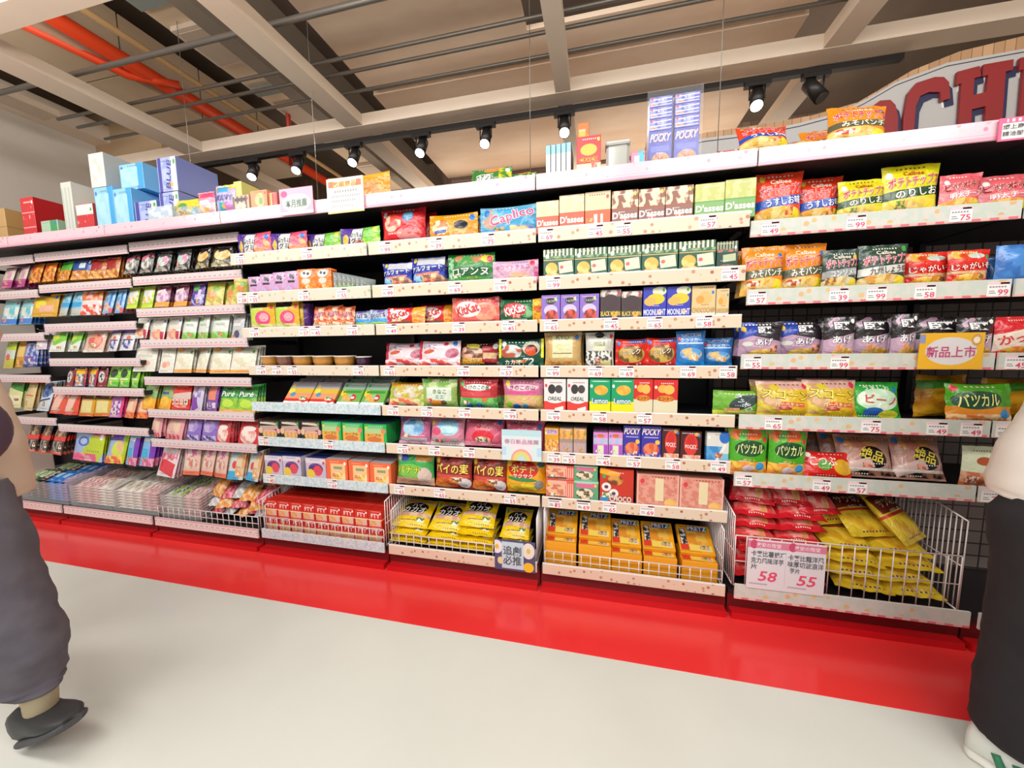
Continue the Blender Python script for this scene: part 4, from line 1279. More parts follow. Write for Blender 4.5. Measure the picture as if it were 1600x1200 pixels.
A('limebox', 'box', 'candy_tray', 'low lime green candy carton with dark lettering', '7ab83a', ('r', .4, .6, .3, .26, '20242a'), T('とんがり', .4, .6, .4, 'a8e04a', w=.5), d=.06)
A('lips', 'pouch', 'gummy_bag', 'lime and orange gummy bag with pink lip shape', 'b8cc4a', ('r', .8, .5, .22, .5, 'e8a82a'), ('e', .55, .42, .3, .26, 'd84a7a'), ('e', .6, .45, .18, .15, 'e8a0a8'), ('r', .4, .88, .34, .09, '26221e'), ('Fr', .5, .1, .5, .12, 'e0d49a', 'a8c03a', 3), d=.03)
A('ygum', 'pouch', 'gummy_bag', 'purple and yellow gummy bag', '5a2c7a', ('r', .3, .5, .24, .5, 'b8942a'), ('e', .3, .6, .18, .2, 'e0c03a'), d=.03)
A('ogum', 'hbag', 'gummy_bag', 'orange gummy bag with peach lettering', 'd8622a', ('Fr', .6, .6, .4, .3, 'eeb890', 'c84a24', 4), ('r', .4, .1, .5, .12, 'f0d8b8'), T('つぶグミ', .5, .55, .2, '8a3aa0', o='f0d0b8', w=.6, r=12))
A('sours', 'hbag', 'gummy_bag', 'white and blue sour gummy bag', 'a8b8d8', ('r', .5, .26, .6, .12, '3a9ad8', 6), ('r', .5, .1, .6, .1, 'a8d070'), ('Fr', .6, .85, .4, .12, '7a5ab0', 'a8b8d8', 4), T('Sours', .5, .6, .3, '22304a', o='e8ecf4', r=12, w=.7))
A('cupa', 'cup', 'jelly_cup', 'amber jelly cup with clear lid', 'c88a3c')
A('cupb', 'cup', 'jelly_cup', 'brown and white labelled jelly cup', '8a5c4c', ('r', .5, .5, .3, .2, 'c8ccc4'))
A('cupd', 'cup', 'jelly_cup', 'dark purple jelly cup', '40203c')
A('trayy', 'box', 'candy_carton', 'yellow and red bear-print candy carton', 'd8b03a', ('r', .5, .84, .5, .16, 'a8a4ac'), ('e', .14, .56, .12, .12, 'e8d83a'), ('r', .5, .34, .5, .12, 'e0946a'), ('r', .5, .14, .5, .07, 'd42a2a'), ('r', .5, .04, .5, .05, 'f4efe8'), ('e', .8, .16, .13, .12, 'c82a26'), ('e', .25, .4, .1, .1, '4a90c0'), d=.02)
A('trayg', 'box', 'candy_carton', 'green bear-print candy carton with red seal', '6aa84a', ('r', .5, .84, .5, .16, '9ab0a4'), ('e', .14, .5, .12, .14, 'e8c82a'), ('r', .5, .56, .4, .05, '3a8a3a'), ('e', .62, .3, .15, .15, 'c42a2e'), ('e', .62, .3, .08, .05, 'f0e4e0'), ('Fr', .35, .3, .2, .16, 'e8a03a', '8ab89a', 4), ('r', .5, .05, .5, .06, 'f2f2ec'), d=.02)
A('faceb', 'box', 'caramel_box', 'black caramel box with a grinning mouth print', '2a2420', ('e', .52, .28, .34, .3, 'c89a5a'), ('r', .5, .62, .42, .1, 'b8a098', 4), ('r', .52, .44, .3, .05, 'e0a0a0'), ('Sr', .52, .24, .3, .14, 'e0b070', '', 5), ('e', .1, .45, .1, .16, 'd8b890'), ('e', .93, .45, .08, .14, 'e0a0a0'), ('r', .5, .84, .4, .05, 'd8c8b8', -4), d=.09, top='3a322e')
A('gorang', 'box', 'caramel_box', 'green and orange maple caramel box', '2fae54', ('r', .45, .3, .42, .3, 'eaa24a'), ('e', .45, .25, .32, .14, 'c8743a'), ('r', .4, .66, .36, .12, 'a8c888'), ('e', .86, .66, .1, .12, 'e8805a'), ('r', .45, .82, .38, .05, '7ac080'), T('メープル', .45, .46, .12, '3a6a2a', w=.6), d=.09, top='3c6a78')
A('plum', 'box', 'gummy_box', 'pale violet box with rose and yellow fruit', 'c0b4c8', ('e', .5, .5, .36, .26, '5a2c7a'), ('e', .6, .42, .22, .24, 'd8485a'), ('e', .24, .28, .2, .2, 'e0c03a'), ('r', .5, .86, .5, .1, 'd8d0d8'), T('ぶどう', .5, .72, .1, 'a870b0', w=.4), d=.09, top='2c3c7c')
A('plumtop', 'box', 'gummy_box', 'dark blue lidded gummy box behind', '2c3c80', ('r', .5, .5, .3, .3, '5a6aa8'), d=.09, top='2c3c80')
A('peach', 'box', 'gummy_box', 'orange peach gummy box with pale label', 'e8683c', ('r', .55, .45, .34, .36, 'ecc088'), ('r', .55, .62, .2, .06, '8a9a7a'), ('Fr', .6, .25, .26, .16, 'e8b84a', 'f0d8a8', 4), d=.09, top='b8b4b8')
A('redbox', 'box', 'candy_box', 'small red fruit chew box', 'd22a1e', ('r', .5, .2, .42, .2, 'e0b8a8'), ('Fr', .35, .2, .24, .16, 'e8a03a', 'd8b0a8', 4), ('r', .5, .42, .5, .03, 'f0d8a0'), T('FTY', .55, .68, .22, 'f6ecec', w=.6), d=.075)
# ---------------- stock on the top deck
A('carton', 'box', 'carton', 'plain brown cardboard carton', 'c09a62', ('r', .5, .5, .5, .012, 'a07c48'), d=.3)
A('redct', 'box', 'carton', 'red carton with pale round prints', 'cc2a30', ('Dr', .5, .5, .4, .4, 'e88a80', 'f0c0b8', 4), ('r', .5, .33, .5, .012, 'e0a0a0'), ('r', .5, .66, .5, .012, 'e0a0a0'), d=.28, side='b8141e')
A('greenct', 'box', 'carton', 'small pale green carton', 'a8c4a8', ('r', .75, .5, .2, .5, '3a9a5a'), d=.1)
A('whitect', 'box', 'carton', 'white carton with grey side', 'd8d8d0', ('Fr', .5, .5, .34, .34, 'dcdcd4', 'c8c8c0', 3), d=.26, side='aeb4b4')
A('papers', 'box', 'carton', 'pale grey-green stacked flat carton', 'cccfc6', ('Sr', .5, .5, .5, .4, 'b8bfb4', '', 3), d=.22)
A('rwct', 'box', 'carton', 'red and white striped carton', 'c82c34', ('r', .5, .82, .5, .16, 'e8e0d8'), ('Dr', .5, .4, .5, .3, 'e89a90', 'e87a70', 5), d=.26, side='c4464a')
A('lbct', 'box', 'carton', 'light blue biscuit carton', '8ac4e0', ('r', .85, .5, .14, .5, '3a9cd8'), ('Fr', .4, .5, .36, .36, 'a8d4e8', '9accdf', 3), d=.24, side='6aaede')
A('bluect', 'box', 'carton', 'periwinkle blue biscuit carton with navy lettering', '9aa6dc', ('r', .12, .5, .08, .5, '3a3a94'), ('r', .85, .5, .14, .5, 'c8cccc'), ('Fr', .45, .5, .2, .4, 'a8b4e4', '8a98d4', 3), T('BLUE', .58, .5, .2, '34348c', r=78, w=.8), d=.26, side='7682c4')
A('glassct', 'box', 'carton', 'pale blue-grey flat carton', 'b8c4cc', ('Fr', .5, .5, .5, .5, 'c4ced4', 'a8b8c8', 3), d=.2)
A('ychips', 'hbag', 'snack_bag', 'yellow chip bag lying on the deck', 'e0c42a', ('e', .4, .45, .2, .25, '5a9a4a'), ('Fr', .5, .3, .5, .2, 'c8b87a', '8aa8b8', 4), ('r', .5, .85, .5, .12, 'ecd83a'))
A('pinkpo', 'pouch', 'candy_pouch', 'pink and white candy pouch on the deck', 'd888a8', ('Fr', .5, .3, .5, .26, 'e8d0b0', 'd0a8b8', 4), ('r', .5, .84, .5, .1, 'd0486a'), ('r', .45, .55, .3, .08, 'd8d4e4'), d=.04)
A('lilacpo', 'pouch', 'candy_pouch', 'lilac pouch with yellow top and blue lettering', 'b0a4d8', ('r', .5, .9, .5, .1, 'e8c43a', 8), ('r', .4, .84, .28, .1, '3aa8d8'), ('r', .4, .25, .16, .16, '2aa8a8'), ('Fe', .7, .25, .22, .18, 'c878b8', 'a884cc', 3), T('VOLVY', .48, .55, .16, '3a3a8a', o='e4e0f0', w=.8), d=.04)
A('ycarton', 'box', 'carton', 'pale lemon yellow carton', 'd8d070', ('r', .15, .5, .1, .5, 'c8bc50'), d=.2)
A('bearbox', 'box', 'candy_box', 'brown striped candy box with a face print', 'c8a890', ('Sr', .5, .5, .5, .46, '6a4a40', '', 4), ('e', .5, .35, .3, .22, 'e0c0b0'), ('r', .5, .75, .36, .1, '3a2a28'), d=.08)
A('peachbx', 'box', 'candy_box', 'peach-orange candy box', 'e08a5a', ('Fe', .55, .5, .28, .36, 'e8d080', 'e0a86a', 3), ('r', .6, .45, .1, .16, '7a9a6a'), d=.08)
A('redspin', 'box', 'candy_box', 'dark red candy box standing on edge', 'b83a2c', ('r', .3, .5, .08, .46, 'e8c04a'), ('r', .7, .5, .1, .4, 'd8604a'), d=.08)
A('orbag', 'hbag', 'snack_bag', 'large orange snack bag behind the white notice', 'ee9220', ('r', .5, .9, .5, .06, 'f2a838'), ('Fr', .5, .4, .4, .3, 'f09a28', 'e07c1c', 3))
A('greenb', 'hbag', 'snack_bag', 'green and white snack bag lying on the top deck', '3a7a34', ('r', .35, .4, .22, .2, 'e8ece0'), ('e', .55, .8, .22, .12, 'e0843a'), ('Fr', .85, .5, .14, .4, 'd8c82a', '4a8a3a', 4), T('ロアンヌ', .36, .4, .24, '2a5a2a', w=.4))
A('lbthin', 'box', 'cookie_box', 'slim light blue and white box standing on end', 'dcdcd8', ('r', .5, .86, .5, .16, '8ac8ec'), ('r', .96, .5, .06, .5, '2a2a38'), d=.16, top='7ac0ec')
A('crackr', 'box', 'cookie_box', 'red and cream cracker box lettered in yellow', 'd8282a', ('r', .5, .1, .5, .14, 'dcd8b0'), ('e', .5, .62, .34, .16, 'e8b03a'), ('r', .5, .34, .34, .05, 'e8a02a'), T('CRACK', .5, .35, .11, 'a81814', o='f0c84a', w=.7), d=.06)
A('crackt', 'box', 'cookie_box', 'orange carton resting behind the red cracker box', 'd8743a', ('r', .5, .3, .5, .3, 'a85a3a'), ('r', .4, .8, .3, .1, 'e8b04a'), d=.08)
A('clear', 'tub', 'plastic_tub', 'clear lidded plastic tub, empty', 'b4b4ac')
A('smallp', 'box', 'candy_box', 'small pink and turquoise candy box', 'd888a8', ('r', .7, .5, .2, .5, '5ab8c8'), ('r', .4, .5, .18, .2, 'e8e0e0'), d=.06)
A('pockyb', 'box', 'stick_box', 'periwinkle stick box in clear wrap', '5058b8', ('Sr', .5, .5, .5, .4, '8a90d4', '', 2), ('r', .5, .75, .46, .05, 'd8dcf0', 4), ('r', .5, .4, .46, .05, 'd8dcf0', 4), ('r', .5, .14, .46, .04, 'c0c8ec', 4), T('BLUE', .5, .58, .12, 'e0e4f4', w=.7), d=.07)
A('pockyf', 'box', 'stick_box', 'periwinkle stick box lettered POCKY', '4e56b4', ('Fe', .52, .2, .38, .2, 'e8804a', 'e0a06a', 3), ('r', .5, .5, .4, .08, '6a72c8'), T('POCKY', .5, .8, .18, 'f4f0f4', o='a03a4a', w=.8, sh=.2), d=.07)
# ---------------- hanging candy artwork
def pk(id_, desc, base, *layers, **kw):
    A(id_, 'pouch', 'candy_bag', desc, base, *layers, d=kw.pop('d', 0.022), **kw)


pk('hblk', 'black candy bag with silver-white window', '3a3632', ('Fe', .5, .45, .4, .3, 'd8d4cc', '8a847c', 4), ('r', .4, .75, .3, .08, 'd86a8a', 20), ('Fr', .5, .1, .5, .1, '8a8680', '2a2624', 4))
pk('hblk2', 'black candy bag with pink and mint picture', '34302e', ('Fe', .5, .5, .38, .28, 'b8d0c4', 'd888a8', 3), ('r', .6, .8, .3, .1, '4a4642', 10), ('Fr', .5, .1, .5, .1, '9a9690', '2a2624', 4))
pk('htan', 'black dried snack bag with tan picture', '3c342c', ('Fe', .5, .55, .4, .26, 'e8c88a', 'd8a85a', 3), ('r', .6, .82, .3, .08, '3a3048', 20), ('Fr', .5, .1, .5, .12, 'a89a7a', '5a5040', 4))
pk('hlime', 'lime and white candy bag', 'a8c43a', ('r', .5, .6, .4, .2, 'd4d4cc'), ('Fr', .4, .35, .4, .14, 'e0b04a', 'e8e4d4', 4), ('r', .5, .08, .5, .08, 'c0d83a'))
pk('hpur', 'maroon and white candy bag with orange foot', '7a3450', ('Fe', .5, .45, .44, .3, 'd8c4d0', 'b88ab0', 4), ('r', .5, .12, .5, .1, 'e8a03a'), ('r', .4, .72, .3, .06, 'e0d8d4', 10))
pk('hvio', 'violet candy bag with green badge', '5a3c88', ('e', .4, .78, .24, .14, '5aa84a'), ('Fr', .5, .3, .5, .2, '3a3a94', 'b8a8d4', 4), ('r', .7, .5, .1, .2, 'c8b8dc'))
pk('holi', 'olive yellow candy bag with fruit picture', 'b8b44a', ('e', .4, .45, .28, .18, 'd88a4a'), ('e', .6, .7, .2, .12, '7aa84a'), ('Fr', .5, .14, .5, .12, 'd8d08a', 'b8a03a', 4))
pk('hwht', 'white candy pouch with peach picture', 'd4d0c6', ('Fe', .5, .3, .36, .2, 'e0b088', 'd88a80', 3), ('r', .5, .72, .36, .06, 'b8b4a8'), ('r', .85, .2, .1, .2, 'b8304a'))
pk('hwgr', 'white candy pouch with green foot', 'd0d2ca', ('Fr', .5, .16, .5, .14, '7ab03a', '9ac88a', 3), ('r', .5, .6, .3, .05, 'a8b8a8'), ('r', .3, .8, .2, .06, '7aa86a'))
pk('hgry', 'grey candy pouch with dark purple picture', 'b8b8b6', ('e', .55, .25, .22, .14, '4a4468'), ('r', .5, .6, .3, .05, 'd8d8d4'))
pk('hcrm', 'cream-white candy pouch with orange foot', 'dad6c6', ('r', .5, .07, .5, .06, 'e8a04a'), ('Fr', .5, .4, .4, .16, 'd4ccb0', 'e4ddc8', 3), ('e', .25, .9, .2, .1, 'e8a870'))
pk('hcrp', 'cream-white candy pouch with red fruit', 'dcd8cc', ('e', .4, .3, .16, .12, 'e09a84'), ('e', .65, .34, .14, .1, 'e0b09a'), ('r', .5, .65, .34, .06, 'c8c4b4'))
pk('hyor', 'yellow and orange gummy bag', 'eaa024', ('r', .5, .7, .5, .3, '8aa86a'), ('r', .45, .62, .3, .05, '3a5a8a'), ('e', .5, .3, .34, .2, 'f0b83a'))
pk('hred', 'red and orange gummy bag with white lettering', 'd8342a', ('r', .5, .5, .5, .14, 'd0b8b0', 5), ('Fe', .5, .24, .4, .18, 'e8a08a', 'e05a3a', 3), T('コロコロ', .5, .28, .16, 'f8eee8', o='c02a24', w=.8))
pk('hpup', 'purple and coral gummy bag', '7a4a9a', ('r', .5, .68, .34, .26, 'e0806a'), ('r', .5, .22, .4, .1, 'd4c4dc'), T('25', .45, .22, .16, '5a2c8a', w=.4))
pk('hpuw', 'white and purple gummy bag', 'c4bcd0', ('r', .3, .3, .3, .3, '7a3ca4', 20), ('Fr', .6, .7, .3, .2, 'd0cad8', '9a7ab8', 3))
pk('hgrn', 'green gummy bag with white lettering', '3f9a44', ('Fr', .5, .3, .5, .2, '9ac83a', '7ab03a', 3), ('e', .5, .32, .32, .14, 'b8d84a'), ('r', .5, .06, .5, .06, 'e0a85a'), ('e', .5, .86, .16, .07, '4a4a3a'), T('Puré', .5, .66, .16, 'eef4e8', o='2a7a3a', w=.7, sh=.2))
pk('hpnk', 'pale pink candy bag with red zigzag foot', 'dc98a0', ('Sr', .5, .1, .5, .09, 'd03a4a', '', 4), ('Fr', .5, .5, .36, .26, 'd8a8a0', 'dcc0a0', 3), d=.034)
pk('hlav', 'lavender purple candy bag', '8466b8', ('Fe', .5, .62, .34, .24, 'b8a4cc', '9a84c4', 3), ('Fr', .5, .15, .4, .1, '4a4a8a', 'c8b8dc', 4), d=.03)
pk('hrdw', 'red candy bag with white peanut picture', 'd03a40', ('Fe', .5, .36, .4, .3, 'ecd8d0', 'e09a90', 3), ('e', .55, .62, .3, .1, 'e8dcd8'), ('r', .5, .94, .5, .06, 'e0543c'), d=.034)
pk('hbig', 'large white candy bag with red lettering', 'e0d0d4', ('r', .5, .28, .4, .2, 'd83a48', -12), ('r', .5, .9, .2, .05, 'd0283a'), ('Fr', .5, .6, .44, .1, 'd86a80', 'e8c4cc', 4), T('ソフト', .5, .6, .15, 'd83a5a', o='f0dce0', w=.8))
pk('hpch', 'white and peach candy bag with pink flowers', 'dcb8a8', ('Fe', .5, .78, .4, .16, 'c46a94', 'e0c4c4', 4), ('Fe', .5, .4, .4, .18, 'd8ccc0', 'd07a6a', 4), ('r', .5, .07, .5, .07, 'e07050'))
pk('hblr', 'white and sky-blue candy bag with orange fruit', 'c4d0cc', ('r', .35, .12, .36, .14, '3aa8d8'), ('e', .42, .46, .16, .12, 'd8404a'), ('Fr', .75, .5, .24, .4, 'e0a06a', 'd8c8a8', 3), ('r', .45, .86, .3, .1, '8ab8cc'))
pk('horb', 'glossy orange and brown nut candy bag', 'd07a28', ('Fr', .5, .4, .5, .4, 'e8a03a', 'b85a24', 4), ('r', .3, .8, .2, .16, 'd8402a'))
pk('hgrb', 'green topped candy bag with amber sweets', 'd08a30', ('r', .5, .76, .5, .26, '4aa83a'), ('Fr', .5, .28, .5, .24, 'e8a03a', 'c0702a', 4))
pk('hnvb', 'navy topped candy bag with amber sweets', 'c08038', ('r', .5, .72, .5, .28, '2c4a8a'), ('r', .6, .7, .16, .14, 'c8d4e0'), ('Fr', .5, .22, .5, .2, 'e0a04a', 'b0682a', 4))
pk('hdrb', 'dark red candy bag with amber sweets', 'b06a34', ('r', .4, .7, .36, .3, 'a02c2a', 10), ('Fr', .5, .2, .5, .18, 'e8a84a', 'a85a24', 4))
pk('hmag', 'magenta and cream candy bag', 'b8488c', ('Fr', .5, .65, .5, .3, 'd8c8b8', 'd49ab0', 3), ('r', .5, .15, .5, .1, 'a83078'))
pk('hyel', 'golden yellow candy bag with plaid picture', 'd0a03c', ('e', .35, .55, .22, .2, 'e0d02a'), ('r', .6, .35, .26, .14, 'e0a890'), ('r', .5, .1, .5, .07, 'c8961c'))
pk('hblu', 'sky blue mint candy bag', '7ab8d4', ('r', .5, .45, .5, .1, '2a9ad0'), ('Fr', .5, .78, .4, .14, 'a8ccd4', '5aa0c4', 3), ('r', .5, .15, .5, .14, 'b8bcb4'))
pk('hrwh', 'white and vermilion candy bag', 'd8d0cc', ('Fr', .5, .8, .5, .2, 'd86a3a', 'e8b0a0', 3), ('Fr', .5, .2, .5, .22, 'd84a34', 'e0d8d4', 4))
pk('hblp', 'pale blue candy bag with peach fruit', '8ab4d8', ('e', .5, .28, .26, .16, 'e0b0a0'), ('r', .8, .1, .16, .1, 'd85a60'), ('Fr', .5, .7, .4, .2, '5aa4c8', '9ac0e0', 3), ('r', .75, .6, .08, .3, '3a6ac0'))
pk('hwpu', 'lilac-white candy bag', 'd4c8d8', ('r', .5, .6, .3, .14, 'b090c0'), ('r', .4, .25, .3, .1, 'e8e0e4'))
pk('hgwh', 'white and apple green candy bag', 'd8dcd0', ('r', .6, .66, .4, .26, '7ac03c', 25), ('r', .4, .7, .2, .16, 'c8d84a', 25), ('r', .4, .2, .4, .1, 'ece8e4'))
pk('hpir', 'cream and salmon candy bag', 'd8b8a8', ('Fe', .55, .5, .34, .34, 'd8605a', 'e09a84', 3), ('e', .5, .3, .16, .1, 'e8d8b8'), ('r', .5, .06, .5, .05, 'e0d4c8'))
pk('hwna', 'white and navy candy bag', 'd8d4d8', ('Fe', .5, .3, .34, .22, '3a4a94', 'd0ccdc', 4), ('r', .5, .92, .5, .08, '6a4ab0'), ('e', .6, .6, .16, .1, 'd8703a'), ('r', .5, .5, .4, .03, '4a3a7a'))
pk('hdrw', 'dark red candy bag with white oval', '8a2a34', ('e', .5, .45, .34, .26, 'c8c4c0'), ('Fr', .5, .45, .26, .16, '3a3a3a', 'd8d4d0', 5), ('r', .5, .85, .5, .1, '5a2030'))
pk('hynv', 'navy and yellow candy bag with white picture', '2c3a78', ('r', .5, .72, .5, .12, 'e8b01c'), ('Fr', .5, .34, .36, .26, 'd8d4d0', '6a6a64', 4), ('r', .96, .4, .06, .4, 'b83040'), ('r', .2, .4, .16, .1, 'e8902a'))
pk('hgdk', 'lime green candy bag with dark plate picture', '8ac83c', ('e', .5, .62, .34, .2, '22402c'), ('r', .5, .36, .4, .03, 'd8e0c8'), ('r', .5, .12, .5, .1, '5ab43a'))
pk('hrdp', 'salmon red candy bag with slanted white band', 'd8503c', ('r', .45, .5, .24, .5, 'e4b8a8', -20), ('r', .5, .08, .5, .07, 'd83a2a'))
pk('hybr', 'gold and brown candy bag with cream label', 'd09424', ('r', .5, .42, .36, .26, 'd8cc8a'), ('r', .5, .84, .5, .1, '5a3a20'), ('r', .5, .06, .5, .06, 'c8641c'))
pk('hpup2', 'mauve and magenta candy bag', 'b070b4', ('Fr', .5, .4, .36, .3, 'd8c8dc', '8a3a98', 5), ('r', .94, .5, .07, .5, 'd83a7a'))
pk('hpea', 'peach and orange candy bag', 'dfa08a', ('r', .5, .5, .3, .2, 'e8c4a0'), ('Fr', .5, .12, .5, .12, 'e8843a', 'd8503c', 4), ('r', .5, .9, .5, .1, '5a5048'))
pk('hbgr', 'big pale blue candy bag with lime fruit', 'a0b8e0', ('r', .72, .4, .3, .5, 'b8cc2a', -25), ('e', .34, .62, .2, .16, '4a72c4'), ('e', .34, .62, .12, .1, 'a8c0e4'), ('Fr', .4, .12, .4, .12, 'e05a8a', 'e8a0a8', 3), ('r', .8, .9, .2, .08, 'd8508c'))
pk('hfru', 'fruit-print candy bag with blue and red patches', '9ab0d8', ('r', .9, .5, .1, .5, 'a8c02a'), ('Fe', .6, .4, .3, .3, 'c8d84a', 'e0b08a', 3), ('Fr', .4, .1, .5, .12, 'e0604a', 'e8d04a', 4), ('r', .4, .8, .36, .1, '6a4ab0'))
pk('hblv', 'sky blue and violet candy bag', '7ab0dc', ('r', .85, .4, .16, .44, '7a3ab0'), ('r', .4, .3, .2, .22, '3aa8d8'), ('Fr', .6, .12, .4, .12, 'd05a9a', 'e0a0b0', 4), ('r', .4, .78, .3, .05, 'e8ecf4'))
pk('hmin', 'aqua and white mint candy bag', '8ccad0', ('Fr', .5, .4, .5, .3, 'd4dcd4', '6ab8c8', 3), ('r', .5, .12, .5, .1, '3a7ad0'))
pk('hlgd', 'lime candy bag with red strawberry', 'b8cc2c', ('r', .5, .5, .5, .16, 'c8d0c0'), ('e', .5, .4, .2, .12, 'd8504a'), ('r', .5, .14, .5, .14, 'c4b83a'))
pk('hgol', 'golden brown candy bag', 'c08a30', ('r', .5, .6, .34, .2, 'd8b86a'), ('r', .5, .15, .5, .1, 'a87020'))
pk('hnbl', 'navy patterned candy bag', '2c3a74', ('Fr', .5, .5, .5, .4, '4a5aa0', 'a8b0d0', 5), ('r', .5, .3, .3, .1, '7a4aa0'))
pk('hcgr', 'green topped cream candy bag', 'd0cc90', ('r', .6, .82, .5, .16, '3a8a3a', -10), ('r', .5, .3, .4, .16, 'dcd8b8'))
pk('hcor', 'cream candy bag with orange edge', 'd8c08a', ('r', .5, .93, .5, .06, 'e0703a'), ('r', .5, .5, .4, .02, 'd84a2a'), ('r', .4, .25, .36, .14, 'e0d0a0'))
pk('hnaw', 'navy and white candy bag with slanted print', 'c4ccd4', ('Fe', .5, .7, .44, .26, '24407c', '5a80b8', 4), ('r', .5, .36, .4, .03, '24407c', 8))
pk('hdkr', 'dark candy bag with red band', '3a2c2c', ('r', .5, .5, .5, .08, 'd84038'), ('Fr', .5, .72, .4, .16, 'b89a78', '5a3a34', 4), ('Fr', .5, .22, .4, .18, '9a948c', '3a3430', 5), ('r', .5, .04, .5, .04, 'd0503a'))
# base shelf of the candy bays
A('gpack', 'hbag', 'gum_pack', 'small dark green gum pack', '25482a', ('Fr', .5, .5, .4, .3, '8ab83a', 'd8dccc', 4), parts=False)
A('kpack', 'hbag', 'gum_pack', 'small black and white gum pack', '2a2c28', ('Fr', .5, .5, .4, .3, 'd8d4c8', '3a3c34', 4), parts=False)
A('bpack', 'hbag', 'gum_pack', 'small blue gum pack', '2f7ad0', ('r', .5, .5, .3, .2, 'a8ccec'), parts=False)
A('ppack', 'hbag', 'gum_pack', 'small lilac gum pack', '8a7ab4', ('Fr', .5, .5, .4, .3, 'd0c8dc', '6a5a9a', 4), parts=False)
A('rpack', 'hbag', 'candy_stick_pack', 'pink and silver candy stick pack', 'e4b8b4', ('Fr', .5, .5, .5, .3, 'ecdcd6', 'd08a8c', 4), parts=False)
A('wpack', 'hbag', 'candy_stick_pack', 'white and cream candy stick pack', 'ece4d8', ('Fr', .5, .5, .4, .3, 'e0dcd0', 'c0a88a', 3), parts=False)
A('cpack', 'hbag', 'candy_stick_pack', 'grey-green chocolate stick pack', 'c4c4b8', ('Fr', .5, .5, .5, .2, '4a4a42', 'd0d0c4', 5), ('r', .8, .5, .1, .4, '9ab84a'), parts=False)
for i_, (c1, c2, nm) in enumerate((('c83a48', 'e08a98', 'red and pink'), ('3a4aa0', '6a7ac8', 'deep blue'), ('e08a2a', 'eac08a', 'orange and cream'), ('3a9ad0', 'b0d8e8', 'sky blue'), ('d8488a', 'e8a8c4', 'bright pink'), ('c0c0c4', 'e4e0dc', 'silver-white'), ('7a5a8a', 'b8a0c4', 'dusty purple'), ('6a9a8a', 'c8d4c8', 'sea green'))):
    A('sack%d' % i_, 'bag', 'candy_sack', nm + ' see-through candy sack', c1, ('Fr', .5, .5, .5, .5, c1, c2, 4), parts=False)

# ================================================================ stocking the shelves
# ---- potato chip bay (and the edge bay beside it)
PG = 'top chip shelf'
row('G', 1, PG, [('usu', 1183, 1259, 266), ('usu', 1248, 1322, 267), ('nori', 1314, 1390, 277, {'n': 1, 'dx': .02}), ('nori', 1383, 1476, 253, {'off': 0.0}), ('piza', 1474, 1542, 268), ('piza', 1532, 1628, 262, {'off': .05})])
row('G', 2, 'second chip shelf', [('miso', 1161, 1230, 383, {'n': 1}), ('miso', 1224, 1296, 376, {'off': .03}), ('kgray', 1288, 1346, 388, {'off': .0}), ('kgreen', 1346, 1426, 380), ('jaga', 1420, 1496, 389, {'off': .04}), ('jaga', 1488, 1556, 388, {'off': 0.0, 'n': 1}), ('blue', 1548, 1580, 396, {'off': .06}), ('blue', 1563, 1622, 380)])
row('G', 3, 'third chip shelf', [('kata', 1156, 1228, 503, {'n': 1}), ('kata', 1216, 1296, 500, {'off': .045, 'n': 1}), ('kata2', 1290, 1342, 495, {'off': 0, 'n': 2}), ('kata2', 1332, 1402, 494, {'off': .045}), ('kata2', 1398, 1440, 490, {'off': 0, 'n': 1}), ('kata2', 1430, 1512, 494, {'off': .045}), ('kata2', 1500, 1562, 496, {'off': 0}), ('kapp', 1560, 1630, 494)])
row('G', 4, 'fourth chip shelf', [('greens', 1116, 1206, 613, {'off': .06}), ('corn', 1188, 1276, 601, {'lean': 12, 'n': 1}), ('corn', 1264, 1352, 599, {'lean': 12, 'off': .0, 'n': 1, 'dx': .012}), ('bean', 1338, 1420, 603, {'lean': 14, 'off': .02}), ('ylow', 1440, 1520, 590, {'off': .14}), ('puff', 1492, 1598, 603, {'lean': 8, 'off': .0}), ('ylow', 1545, 1640, 596, {'off': .13})])
row('H', 1, 'top shelf of edge bay', [('piza', 1650, 1760, 258), ('kapp', 1770, 1880, 256)])
row('H', 3, 'third shelf of edge bay', [('kapp', 1636, 1740, 492), ('kapp', 1745, 1850, 490)])
row('H', 4, 'fourth shelf of edge bay', [('puff', 1660, 1780, 600)])
row('G', 5, 'fifth chip shelf', [('puffv', 1140, 1204, 672, {'n': 1}), ('puffv', 1203, 1266, 675, {'n': 1}), ('redlow', 1262, 1338, 716, {'lean': 25}), ('brown', 1318, 1412, 694, {'lean': 20, 'off': .02, 'n': 2, 'dx': -.03}), ('brown', 1408, 1494, 694, {'lean': 20, 'off': .02, 'n': 1, 'dx': -.03}), ('cream', 1508, 1566, 702, {'off': .03})])


def lying(id_, X, Yf, Z, w, l, d, face, yaw, place, roll=0, front=True):
    """bag lying on its back, its front edge toward the aisle; face = tilt of the printed side toward the viewer"""
    return put(id_, X, Yf, Z + d * math.sin(math.radians(90 - face)) * 0.9, w, l, d, (-(90 - face), roll, yaw), place, front)


